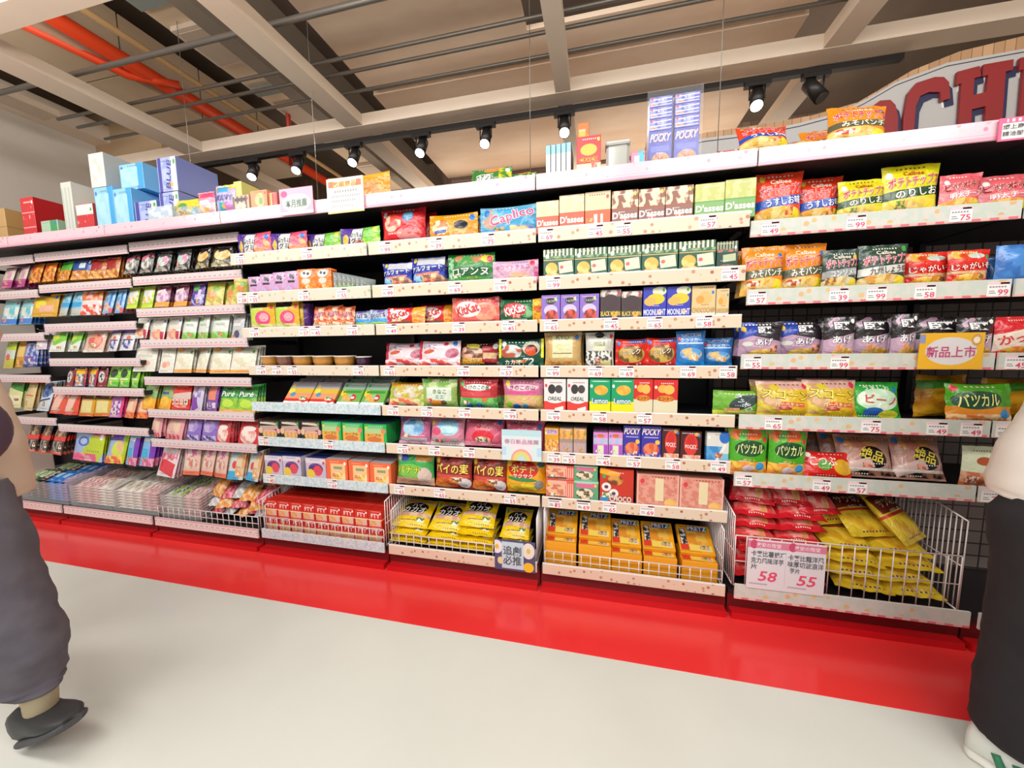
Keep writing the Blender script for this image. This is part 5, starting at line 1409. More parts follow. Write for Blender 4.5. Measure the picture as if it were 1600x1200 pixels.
PB = 'tall wire basket'
rg = random.Random(11)
for lv in range(6):
    for cx in (0.76, 0.94):
        lying('redlie', cx + rg.uniform(-.02, .02), 1.86 + 0.012 * lv + rg.uniform(-.01, .01), 0.150 + lv * 0.056, 0.20, 0.27, 0.075, 8 + rg.uniform(-3, 6), rg.uniform(-9, 9), PB, 0, lv > 1)
for cx, zz, yw in ((0.735, 0.492, -14), (0.90, 0.492, -4), (1.04, 0.46, 12)):
    lying('redlie', cx, 1.93, zz, 0.19, 0.25, 0.07, 34, yw, PB)
for lv in range(4):
    for cx in (1.16, 1.35):
        lying('yellie', cx + rg.uniform(-.02, .02), 1.855 + 0.014 * lv + rg.uniform(-.01, .01), 0.150 + lv * 0.056, 0.215, 0.27, 0.072, 8 + rg.uniform(-4, 6), rg.uniform(-12, 12), PB, 0, lv > 0)
for cx, yy, zz, fc, yw in ((1.13, 2.0, 0.39, 46, 18), (1.25, 1.93, 0.375, 34, 14), (1.40, 1.9, 0.385, 44, 38)):
    lying('yellie', cx, yy, zz, 0.20, 0.25, 0.065, fc, yw, PB)

# ---- biscuit bay
row('F', 1, 'top biscuit shelf', [('dassr', 838, 873, 314), ('dassr', 874, 913, 304), ('dassx', 914, 954, 299), ('dassb', 956, 997, 297), ('dassb', 998, 1039, 294), ('dassb', 1040, 1083, 290), ('dassg', 1086, 1132, 286), ('dassg', 1133, 1181, 279)])
row('F', 2, 'second biscuit shelf', [('baum', 849, 897, 389), ('baum', 898, 949, 387), ('baum', 950, 1002, 384), ('baum', 1003, 1059, 380), ('baum', 1061, 1118, 376), ('baumd', 1120, 1153, 377)])
row('F', 3, 'third biscuit shelf', [('purp', 846, 875, 461), ('purp', 876, 905, 460), ('purp', 906, 936, 459), ('bmoon', 938, 970, 452), ('bmoon', 971, 1003, 454), ('mlight', 1005, 1041, 448), ('mlight', 1042, 1079, 447), ('cchip', 1081, 1118, 446), ('cchip', 1119, 1139, 451)])
row('F', 4, 'fourth biscuit shelf', [('kraft', 849, 909, 519, {'n': 1, 'dx': .012}), ('zebra', 914, 960, 519, {'off': 0}), ('rwaf', 962, 1012, 529, {'off': 0}), ('rwaf', 1011, 1059, 527, {'off': 0}), ('bluec', 1057, 1104, 517, {'off': 0}), ('bluec', 1098, 1148, 528)])
row('F', 5, 'fifth biscuit shelf', [('oreo', 850, 884, 592), ('oreo', 886, 919, 592), ('lemon', 921, 954, 592), ('lemon', 955, 990, 592), ('cap', 990, 1020, 592), ('cap', 1021, 1059, 593)])
row('F', 6, 'sixth biscuit shelf', [('pey', 851, 873, 669, {'n': 3}), ('peg1', 874, 895, 669, {'n': 3}), ('peg1', 896, 916, 669, {'n': 3}), ('pepurp', 927, 950, 676, {'n': 3}), ('pepurp', 951, 973, 676, {'n': 3}), ('pocb', 974, 1001, 665), ('pocb', 1002, 1033, 666), ('pocr', 1034, 1062, 669), ('pocr', 1063, 1096, 674), ('pocw', 1104, 1139, 676)])
zb7 = LZ[7] + .042
row('F', 7, 'seventh biscuit shelf', [('fran', 853, 897, 750), ('frag', 897, 935, 752), ('choco', 937, 990, 733), ('pinkg', 995, 1061, 742), ('pinkg', 1062, 1131, 748)])
zt = [o for o, i, p, f in ITEMS if i in ('fran', 'frag')]
hf = atY(875, 750, LY[7] + .013).z - zb7
row('F', 7, 'upper stack, seventh biscuit shelf', [('fran', 853, 897, 727), ('frag', 897, 934, 728)], zs=zb7 + hf + .002)
zb8 = 0.1262
for ci, (x0, x1) in enumerate(((852, 900), (904, 955), (956, 1003), (1006, 1058), (1066, 1122))):
    a_, b_ = atY(x0, 870, 1.87), atY(x1, 880, 1.87)
    w = b_.x - a_.x
    cx = (a_.x + b_.x) / 2
    n = (5, 5, 4, 4, 4)[ci]
    pl = 'pretzel column %s, biscuit base' % ['one', 'two', 'three', 'four', 'five'][ci]
    for i in range(n):
        put('pretz', cx, 1.868, zb8 + 0.0242 + i * 0.0246, w, 0.165, 0.024, (-90, 0, 0), pl, i == n - 1)
    put('pretz', cx, 1.905, zb8 + n * 0.0246 + 0.024 * math.sin(math.radians(62)) + .001, w, 0.165, 0.024, (-62, 0, 0), pl + ', leaning', True)

# ---- chocolate bay
row('E', 1, 'top chocolate shelf', [('rbag', 589, 661, 321, {'n': 1, 'dx': .02}), ('obag', 668, 744, 331, {'n': 1, 'dx': .012}), ('capl', 748, 837, 318)])
row('E', 2, 'second chocolate shelf', [('alf', 594, 641, 409), ('alf', 639, 693, 400, {'off': 0, 'n': 1}), ('roan', 697, 771, 393), ('pinkb', 768, 840, 405, {'off': .0})])
row('E', 3, 'third chocolate shelf', [('kkr', 600, 660, 480, {'lean': 10}), ('kkr', 653, 708, 474, {'lean': 10, 'off': .05}), ('kkp', 704, 778, 463, {'n': 1, 'off': 0}), ('kkg', 780, 846, 466)])
row('E', 4, 'fourth chocolate shelf', [('sbag', 597, 660, 537, {'lean': 12, 'off': .04}), ('sbag', 650, 715, 534, {'lean': 12, 'off': 0}), ('bgold', 711, 779, 535, {'lean': 6}), ('cacao', 777, 848, 530, {'lean': 4})])
row('E', 5, 'fifth chocolate shelf', [('caram', 603, 658, 602, {'lean': 18, 'n': 1}), ('greenl', 655, 712, 593, {'n': 1, 'off': 0}), ('take', 713, 776, 593, {'n': 2, 'dx': .02}), ('kino', 783, 849, 594, {'n': 1, 'dx': .006})])
row('E', 6, 'sixth chocolate shelf', [('pinkbl', 618, 668, 656, {'lean': 12, 'n': 1}), ('pinkbl2', 667, 722, 657, {'lean': 10, 'off': 0, 'n': 1}), ('milky', 720, 785, 657, {'lean': 16, 'n': 1}), ('milky', 786, 849, 662, {'lean': 10, 'n': 1})])
row('E', 7, 'seventh chocolate shelf', [('paig', 613, 674, 708, {'lean': 5}), ('paino', 675, 735, 714, {'lean': 4, 'off': 0}), ('paino', 734, 790, 716, {'lean': 4, 'off': 0, 'n': 1}), ('ptop', 784, 853, 721, {'lean': 6, 'off': .01})])
for ci, (x0, x1, n) in enumerate(((612, 668, 2), (668, 722, 2), (716, 772, 3), (780, 826, 2))):
    a_, b_ = atY(x0, 840, 1.9), atY(x1, 850, 1.9)
    w = b_.x - a_.x
    cx = (a_.x + b_.x) / 2
    pl = 'pile %s, chocolate base' % ['one', 'two', 'three', 'four'][ci]
    for i in range(n):
        lying('hicacao', cx, 1.868, 0.128 + i * 0.044, w, 0.2, 0.045, 4, 0, pl, 0, False)
    put('hicacao', cx, 1.89, 0.128 + n * 0.044 + 0.045 * math.sin(math.radians(62)) - .012, w, 0.20, 0.045, (-62, 0, 0), pl + ', on top', True)

# ---- gummy bay
row('D', 1, 'top gummy shelf', [('puchp', 365, 417, 361), ('puchp', 417, 474, 360), ('puchg', 470, 529, 357), ('puchg', 528, 590, 353)])
row('D', 2, 'second gummy shelf', [('holi', 370, 386, 435, {'yaw': 40}), ('panda', 387, 407, 432), ('panda', 406, 427, 428, {'off': 0}), ('panda', 426, 447, 425, {'off': 0, 'n': 2}), ('panda', 446, 466, 423, {'off': 0, 'n': 2}), ('pandao', 464, 492, 420, {'off': 0, 'n': 3}), ('pandao', 491, 517, 419, {'off': 0, 'n': 3}), ('limebox', 524, 552, 446), ('limebox', 553, 585, 449)])
for i in range(9):
    P = atY(520 + i * 7, 424 + i * 1.4, 1.86)
    put('greyp', P.x, 1.86 + .0 * i, LZ[2] + .05, 0.09, P.z - LZ[2] - .05, 0.014, (0, 0, 62), 'second gummy shelf', True)
row('D', 3, 'third gummy shelf', [('lips', 388, 427, 471, {'n': 1}), ('lips', 427, 465, 470, {'n': 1}), ('ygum', 465, 482, 472, {'yaw': 30, 'n': 1, 'off': .03}), ('ogum', 483, 506, 478, {'lean': 10}), ('ogum', 504, 528, 476, {'lean': 10, 'off': 0}), ('ogum', 526, 548, 478, {'lean': 10, 'off': 0}), ('sours', 540, 574, 485, {'lean': 14, 'off': .03}), ('sours', 572, 602, 484, {'lean': 14, 'off': 0})])
row('D', 4, 'fourth gummy shelf', [('cupa', 400, 423, 556), ('cupb', 424, 447, 556), ('cupa', 448, 478, 556), ('cupa', 479, 512, 556), ('cupa', 513, 546, 556), ('cupd', 550, 572, 557)])
for ci, (x0, x1, id_) in enumerate(((441, 480, 'trayy'), (481, 520, 'trayy'), (524, 560, 'trayg'), (561, 598, 'trayg'))):
    for i in range(5):
        Yq = LY[5] + .013 + i * .055
        a_, b_ = atY(x0, 630, LY[5] + .013), atY(x1, 630, LY[5] + .013)
        put(id_, (a_.x + b_.x) / 2, Yq, LZ[5] + .043 + .02 * math.sin(math.radians(35)) + i * .016, b_.x - a_.x - .004, 0.155, 0.02, (-40, 0, 0), 'fifth gummy shelf', i == 0)
row('D', 6, 'sixth gummy shelf', [('faceb', 404, 437, 657, {'n': 2}), ('faceb', 438, 469, 657, {'n': 2}), ('faceb', 470, 501, 658, {'n': 2}), ('gorang', 503, 533, 659, {'n': 2}), ('gorang', 535, 567, 661, {'n': 2}), ('gorang', 569, 604, 663, {'n': 2})])
row('D', 7, 'seventh gummy shelf', [('plum', 414, 441, 712, {'n': 2}), ('plum', 442, 470, 713, {'n': 2}), ('plum', 478, 509, 716, {'n': 2}), ('peach', 510, 543, 718, {'n': 2}), ('peach', 545, 577, 721, {'n': 2}), ('peach', 578, 611, 724, {'n': 2})])
xa, xb = atY(414, 820, 1.85).x, atY(596, 835, 1.85).x
nx_ = 9
wr = (xb - xa) / nx_
for j in range(4):
    for i in range(nx_):
        for kz in range(2):
            if j == 3 and i < 2:
                continue
            hb = 0.098
            put('redbox', xa + wr * (i + .5), 1.862 + j * .0775, 0.127 + kz * (hb + .001), wr - .003, hb, None, (0, 0, 0), 'gummy base', kz == 1 and j == 0)
for i in range(6, 9):
    put('redbox', xa + wr * (i + .5), 1.862 + 3 * .0775, 0.127 + 2 * .099, wr - .003, .098, None, (0, 0, 0), 'raised back layer, gummy base')

# ---- hanging candy
hang('C', 1, 'first peg row, third bay', [('hblk', 186, 209, 426), ('hblk', 211, 234, 424), ('hblk2', 236, 260, 422), ('hblk2', 266, 292, 419), ('htan', 296, 323, 417), ('htan', 328, 356, 414)])
hang('C', 2, 'second peg row, third bay', [('hlime', 190, 210, 480), ('hlime', 214, 234, 479), ('hpur', 236, 258, 478), ('hpur', 264, 288, 477), ('hvio', 291, 313, 477), ('holi', 317, 342, 475), ('holi', 344, 370, 474)])
hang('C', 3, 'third peg row, third bay', [('hwht', 205, 224, 527, {'n': 2}), ('hwht', 228, 250, 533), ('hwht', 252, 276, 532), ('hwgr', 280, 300, 529), ('hwgr', 301, 322, 529), ('hwgr', 325, 350, 528), ('hgry', 354, 376, 531)])
hang('C', 4, 'fourth peg row, third bay', [('hcrp', 204, 236, 579), ('hcrp', 244, 264, 581, {'n': 4}), ('hcrm', 268, 292, 581), ('hcrm', 297, 320, 581), ('hcrm', 324, 352, 582), ('hcrm', 357, 392, 582)])
hang('C', 5, 'fifth peg row, third bay', [('hyor', 214, 237, 638), ('hyor', 240, 262, 638), ('hred', 263, 290, 638), ('hpuw', 291, 311, 640), ('hpup', 313, 336, 641), ('hgrn', 338, 364, 643), ('hgrn', 366, 393, 645)])
hang('C', 6, 'sixth peg row, third bay', [('hpnk', 229, 246, 681), ('hpnk', 248, 281, 685), ('hlav', 284, 307, 688), ('hlav', 310, 333, 689), ('hrdw', 333, 352, 692), ('hrdw', 366, 398, 695)])
hang('C', 7, 'seventh peg row, third bay', [('hbig', 236, 270, 745), ('hpch', 281, 305, 741), ('hpch', 306, 328, 742), ('hpch', 328, 350, 745), ('hblr', 350, 374, 749), ('hblr', 377, 400, 751)])
hang('B', 1, 'first peg row, second bay', [('horb', 36, 58, 440), ('horb', 59, 79, 438), ('hgrb', 80, 104, 437), ('hnvb', 106, 132, 435), ('hdrb', 134, 156, 434), ('hdrb', 157, 180, 432)])
hang('B', 2, 'second peg row, second bay', [('hyel', 46, 80, 493), ('hblu', 82, 101, 492), ('hblu', 103, 122, 491), ('hrwh', 122, 150, 490), ('hblp', 152, 170, 488), ('hblp', 171, 188, 487)])
hang('B', 3, 'third peg row, second bay', [('hwpu', 50, 67, 544), ('hgwh', 70, 95, 548), ('hgwh', 98, 119, 548), ('hpir', 122, 158, 549), ('hwna', 160, 180, 547), ('hwna', 181, 202, 546)])
hang('B', 4, 'fourth peg row, second bay', [('hdrw', 95, 110, 603), ('hynv', 112, 126, 604), ('hynv', 128, 146, 605), ('hdrw', 147, 160, 603), ('hgdk', 161, 179, 603), ('hgdk', 180, 196, 603), ('hgdk', 197, 212, 604)])
hang('B', 5, 'fifth peg row, second bay', [('hrdp', 71, 95, 645), ('hrdp', 96, 115, 647), ('hybr', 117, 141, 649), ('hybr', 143, 165, 649), ('hpup2', 165, 184, 651), ('hpea', 186, 206, 652), ('hpea', 208, 224, 653)])
hang('B', 6, 'sixth peg row, second bay', [('hbgr', 104, 156, 719), ('hfru', 159, 186, 724), ('hblv', 187, 209, 726), ('hblv', 211, 234, 728)])
hang('A', 1, 'first peg row, first bay', [('hmag', -8, 12, 449), ('hmag', 14, 36, 447)])
hang('A', 2, 'second peg row, first bay', [('hmin', -6, 18, 506), ('hmin', 20, 44, 505)])
hang('A', 3, 'third peg row, first bay', [('hlgd', -6, 17, 574), ('hgol', 18, 31, 573), ('hnbl', 32, 49, 572)])
hang('A', 4, 'fourth peg row, first bay', [('hcgr', 4, 24, 636), ('hcor', 26, 48, 640), ('hnaw', 49, 71, 642)])
hang('A', 5, 'fifth peg row, first bay', [('hdkr', 30, 48, 706), ('hdkr', 50, 66, 708), ('hdkr', 68, 92, 710)])

# ---- bins on the base deck of the candy bays
rb = random.Random(5)


def acrylic(x0, x1, label, h=.16):
    w = x1 - x0
    mb = MB()
    m = mat('f0ecec', 0.08, alpha=0.16)
    t = .004
    mb.box((-w / 2, 0, 0), (-w / 2 + t, .36, h + .05), m).box((w / 2 - t, 0, 0), (w / 2, .36, h + .05), m).box((-w / 2 + t, 0, 0), (w / 2 - t, t, h), m).box((-w / 2 + t, 0.36 - t, 0), (w / 2 - t, .36, h + .05), m).box((-w / 2 + t, t, 0), (w / 2 - t, .36 - t, t), m)
    o = mb.obj('acrylic_bin', None, ((x0 + x1) / 2, 1.862, 0.1262))
    return tag(o, label, 'bin', 'acrylic bins on the base shelf')


def fill(x0, x1, arts, place, layers=5, w=.07, l=.14, d=.022, cols=None):
    cols = cols or max(1, int((x1 - x0) / (w + .004)))
    st = (x1 - x0 - .012) / cols
    for i in range(cols):
        id_ = arts[min(len(arts) - 1, i * len(arts) // cols)]
        for j in range(2):
            for kz in range(layers):
                tl = 16
                put(id_, x0 + .006 + st * (i + .5), 1.875 + j * (l + .012), .1312 + d * .85 + kz * d * .8 + j * .012 + .004, st - .004, l, d, (-(90 - tl), 0, rb.uniform(-2, 2)), place, j == 0 and kz == layers - 1)


AX = lambda px, py: atY(px, py, 1.87).x
acrylic(-4.42, -3.90, 'clear acrylic bin of gum packs at the far left')
fill(-4.41, -3.91, ['gpack', 'kpack', 'bpack', 'ppack'], 'gum bin, first bay', 8, d=.026)
bx_ = [(-3.87, -3.44), (-3.43, -3.01)]
for i, (a_, b_) in enumerate(bx_):
    acrylic(a_, b_, ['clear acrylic bin of pink stick packs, second candy bay', 'clear acrylic bin of white stick packs, second candy bay'][i])
    fill(a_ + .005, b_ - .005, [['rpack', 'wpack'], ['wpack', 'rpack']][i], ['left', 'right'][i] + ' bin, second bay', 7, d=.026)
acrylic(-2.97, -2.63, 'clear acrylic bin of grey stick packs, third candy bay')
fill(-2.965, -2.635, ['cpack', 'rpack'], 'bin, third bay', 7, d=.026)
for i in range(30):
    c_, r_, l_ = i % 5, (i // 5) % 2, i // 10
    put('sack%d' % ((i * 5 + i // 3) % 8), -2.55 + c_ * .094 + rb.uniform(-.012, .012), 1.90 + r_ * .15 + rb.uniform(-.02, .02), .15 + l_ * .055 + r_ * .05 + .045, .105, .15, .06, (-55 + rb.uniform(-18, 18), 0, rb.uniform(-40, 40)), 'sack basket, third bay', l_ == 2)

# ---- stock on the top deck
DZ = HDRZ + 0.0605


def top(items, Y, place='top deck'):
    for it in items:
        id_, x0, x1, yt = it[:4]
        o = it[4] if len(it) > 4 else {}
        yy = Y + o.get('dy', 0)
        Pt = atY((x0 + x1) / 2, yt, yy)
        zb = o.get('z', DZ)
        h = Pt.z - zb
        if o.get('lean'):
            h /= math.cos(math.radians(o['lean']))
        if o.get('hz'):
            h = o['hz']
        a_, b_ = atY(x0, (yt + 20), yy).x, atY(x1, (yt + 20), yy).x
        d = depth_of(id_, b_ - a_, h)
        ln = o.get('lean', 0)
        put(id_, (a_ + b_) / 2, yy, zb + d * math.sin(math.radians(ln)), b_ - a_, h, o.get('d'), (-ln, o.get('roll', 0), o.get('yaw', 0)), place, True)


top([('carton', -12, 9, 326), ('redct', 33, 53, 308), ('greenct', 66, 92, 344), ('papers', 96, 112, 284), ('rwct', 120, 146, 318), ('lbct', 148, 177, 292), ('lbct', 178, 206, 294), ('bluect', 207, 242, 275, {'hz': .17}), ('glassct', 232, 270, 322, {'dy': -.08, 'd': .07}), ('bluect', 250, 280, 300)], 1.86)
zl = atY(160, 292, 1.86).z
put('whitect', atY(152, 270, 1.86).x, 1.86, zl + .002, .13, .21, .28, (0, 0, 0), 'top deck')
zl2 = atY(190, 294, 1.86).z
put('lbct', atY(205, 270, 1.9).x, 1.90, zl2 + .003, .2, .16, .24, (0, 0, 0), 'upper row of the top deck')
zl3 = atY(262, 300, 1.86).z
put('bluect', atY(262, 280, 1.86).x, 1.86, zl3 + .003, .15, .2, .26, (0, 0, 0), 'upper row of the top deck')
top([('ychips', 262, 305, 307, {'dy': .0, 'lean': 15}), ('pinkpo', 306, 332, 298), ('lilacpo', 333, 364, 287), ('ycarton', 366, 378, 283, {'dy': .14}), ('bearbox', 364, 390, 305), ('peachbx', 392, 418, 297), ('redspin', 420, 434, 300), ('orbag', 506, 604, 268, {'dy': .10}),
     ('greenb', 733, 797, 258, {'lean': 15, 'dy': .05}), ('greenb', 795, 836, 268, {'lean': 20, 'dy': .05})], 1.772)
top([('lbthin', 853 + i * 8, 860.5 + i * 8, 227 - i * 1.2) for i in range(5)], 1.772)
top([('crackr', 901, 939, 212), ('crackt', 903, 920, 192, {'dy': .16}), ('clear', 947, 984, 218), ('smallp', 986, 1008, 236)], 1.772)
PX = [(1013, 1049), (1052, 1091)]
zq_ = DZ
hs_ = [atY(1050, y, 1.82).z for y in (205, 186, 168, 152)]
for r_, zt_ in enumerate(hs_):
    for c_, (x0, x1) in enumerate(PX):
        a_, b_ = atY(x0, 210, 1.82).x, atY(x1, 210, 1.82).x
        put('pockyf' if r_ == 0 else 'pockyb', (a_ + b_) / 2, 1.80, zq_, b_ - a_ - .002, zt_ - zq_ - .001, None, (0, 0, 0), 'purple block on top deck', True)
    zq_ = zt_
# clear wrap around the stick box block
a_, b_ = atY(1010, 210, 1.815).x, atY(1095, 210, 1.815).x
wm = mat('f4f4f8', 0.08, alpha=0.05)
mbw = MB()
for lo, hi in (((a_, 1.793, DZ), (b_, 1.794, zq_ + .02)), ((a_, 1.794, DZ), (a_ + .001, 1.88, zq_ + .03)), ((b_ - .001, 1.794, DZ), (b_, 1.88, zq_ + .03))):
    mbw.box(lo, hi, wm)
tag(mbw.obj('plastic_wrap'), 'clear plastic wrap around the tall block of purple stick boxes', 'wrap')
top([('usu', 1160, 1248, 188, {'lean': 22, 'yaw': 8}), ('redlow', 1124, 1158, 232, {'dy': .06, 'hz': .06}), ('piza', 1232, 1300, 219, {'lean': 66, 'hz': .2, 'dy': .05}), ('miso', 1270, 1330, 186, {'lean': 30, 'dy': .16}), ('miso', 1300, 1398, 154, {'roll': 5, 'lean': 14, 'dy': .02})], 1.772)
# ================================================================ signs on the shelves
def sign(name, x0, x1, yt, yb, Y, art, label, texts=(), layers=(), th=.003, foot=None):
    a_, b_ = atY(x0, (yt + yb) / 2, Y), atY(x1, (yt + yb) / 2, Y)
    t_, u_ = atY((x0 + x1) / 2, yt, Y).z, atY((x0 + x1) / 2, yb, Y).z
    W, H = b_.x - a_.x, t_ - u_
    m = artmat(name + '_print', art, layers, 0.4)
    mb = MB()
    mb.box((-W / 2, 0, 0), (W / 2, th, H), m, True)
    P = lambda u, v, o: ((u - .5) * W, -o, v * H)
    for t in texts:
        mb.text(P, W, H, t)
    o = mb.obj(name, None, ((a_.x + b_.x) / 2, Y, u_))
    if foot:
        MB().box((-.012, th, foot - u_), (.012, th + .012, H * .5), mat('c8c4c0', 0.3)).obj('clip', o)
    else:
        MB().box((-.012, th, H * .25), (.012, th + .008, H * .5), mat('c8c4c0', 0.3)).obj('clip', o)
    return tag(o, label, 'sign', 'shelf signs')


sign('shelf_sign', 1436, 1537, 520, 577, GY[3] - .016, 'e8b02a', 'amber shelf sign with pale oval and four red characters',
     [T('新品上市', .5, .48, .26, 'c24a78', w=.72)],
     [('e', .5, .5, .4, .38, 'd8d4d4'), ('r', .04, .84, .05, .12, '8a94b4'), ('e', .88, .8, .08, .16, 'c89a5a'), ('e', .88, .8, .05, .09, 'ece0c4')])
sign('price_sign', 1167, 1290, 847, 925, GY[8] - .006, 'dcd4d8', 'pale lilac price sign reading 58 and 55 on the wire basket',
     [T('卡樂比薯條巧', .27, .72, .1, '5a5a60', w=.42), T('克力風味洋芋', .26, .58, .1, '5a5a60', w=.4), T('片', .09, .45, .09, '5a5a60', w=.08), T('58', .28, .27, .17, 'e0486a', w=.26, sh=.2),
      T('卡樂比龍洋風', .75, .7, .1, '5a5a60', w=.42), T('味厚切波浪洋', .75, .57, .1, '5a5a60', w=.42), T('芋片', .62, .44, .09, '5a5a60', w=.12), T('55', .78, .26, .17, 'e0486a', w=.26, sh=.2), T('激安の殿堂', .27, .9, .07, 'f4dce4', w=.3), T('激安の殿堂', .76, .9, .07, 'f4dce4', w=.3)],
     [('r', .5, .9, .5, .07, 'd87a94'), ('e', .08, .9, .05, .09, 'c84468'), ('e', .58, .9, .05, .09, 'c84468'), ('r', .5, .45, .004, .34, 'c8bec6'), ('r', .16, .1, .12, .015, 'b4a8b0'), ('r', .66, .1, .12, .015, 'b4a8b0')])
sign('shelf_sign', 784, 846, 672, 720, LY[6] - .016, 'cfe0e0', 'pale blue shelf sign with a rainbow arch',
     [T('春日新品推薦', .5, .62, .13, 'c48aa8', w=.84)],
     [('e', .5, .5, .3, .26, 'e4d8dc'), ('e', .5, .02, .27, .36, 'e89a94'), ('e', .5, .02, .22, .29, 'ecc474'), ('e', .5, .02, .16, .21, 'c4d48a'), ('e', .5, .02, .09, .12, 'b8d0d8'), ('r', .5, .9, .5, .1, 'b4d4dc'), ('r', .05, .3, .06, .14, 'b4d0e4'), ('r', .95, .3, .06, .14, 'b4d0e4')])
sign('shelf_sign', 773, 836, 845, 892, LY[8] - .006, '4c5078', 'navy daisy-print shelf sign with pale blue label',
     [T('追劇', .44, .66, .26, '4a5458', w=.42), T('必推', .44, .34, .26, '4a5458', w=.42)],
     [('e', .06, .75, .14, .22, 'e8e0e4'), ('e', .06, .75, .05, .08, 'e0b83a'), ('e', .84, .7, .15, .26, 'e4e0d4'), ('e', .84, .7, .05, .09, 'd8c05a'), ('e', .84, .16, .13, .16, 'ecc02a'), ('e', .14, .3, .07, .12, 'e4d08a'), ('r', .45, .5, .27, .44, 'c0d4de')])
sign('shelf_sign', 437, 489, 293, 335, HDRY - .012, 'e8a8bc', 'pink sign with pale oval on the header strip',
     [T('本月推薦', .5, .42, .26, '6a7a74', w=.6)],
     [('e', .5, .44, .42, .34, 'd2dccf'), ('e', .14, .8, .1, .12, 'd84a80'), ('r', .5, .08, .5, .05, 'ecc0cc')])
sign('notice_board', 511, 568, 277, 332, HDRY - .012, 'ece8da', 'white notice with orange heading in front of the orange bag',
     [T('熱銷商品', .5, .82, .14, 'e8923a', o='f6dcb0', w=.66)],
     [('r', .12, .83, .07, .09, 'e8703a'), ('r', .88, .83, .07, .09, 'e8703a'), ('Sr', .5, .62, .32, .035, '8a8884', '', 14), ('Sr', .5, .48, .4, .03, '94928e', '', 16), ('Sr', .45, .35, .34, .03, '94928e', '', 16), ('Sr', .42, .2, .3, .025, 'a4a29c', '', 15), ('r', .5, .03, .5, .03, 'e8d08a')])
sign('shelf_sign', 1561, 1640, 181, 217, HDRY - .012, 'e8648c', 'pink-framed white sign at the right end of the header strip',
     [T('網上商品優惠', .5, .6, .18, '5a5a58', w=.8), T('請洽服務人員', .5, .3, .18, '5a5a58', w=.8)],
     [('r', .52, .42, .45, .34, 'eeece6'), ('Sr', .55, .88, .4, .07, 'f4ccd4', '', 8)])
# ================================================================ people
def skin_mesh(joints, edges, m, name, parent, sub=2):
    me = bpy.data.meshes.new(name)
    names = list(joints)
    me.from_pydata([joints[n][0] for n in names], [(names.index(a), names.index(b)) for a, b in edges], [])
    me.update()
    o = bpy.data.objects.new(name, me)
    COL.objects.link(o)
    md = o.modifiers.new('skin', 'SKIN')
    md.use_smooth_shade = True
    for i, n in enumerate(names):
        r = joints[n][1]
        r = (r, r) if isinstance(r, (int, float)) else r
        me.skin_vertices[0].data[i].radius = r
        me.skin_vertices[0].data[i].use_root = (i == 0)
    sb = o.modifiers.new('sub', 'SUBSURF')
    sb.levels = sb.render_levels = sub
    bpy.context.view_layer.update()
    dg = bpy.context.evaluated_depsgraph_get()
    me2 = bpy.data.meshes.new_from_object(o.evaluated_get(dg))
    bpy.data.objects.remove(o)
    me2.materials.clear()
    me2.materials.append(m)
    for p in me2.polygons:
        p.use_smooth = True
        p.material_index = 0
    me2.name = name
    o2 = link(me2, name, parent)
    return o2


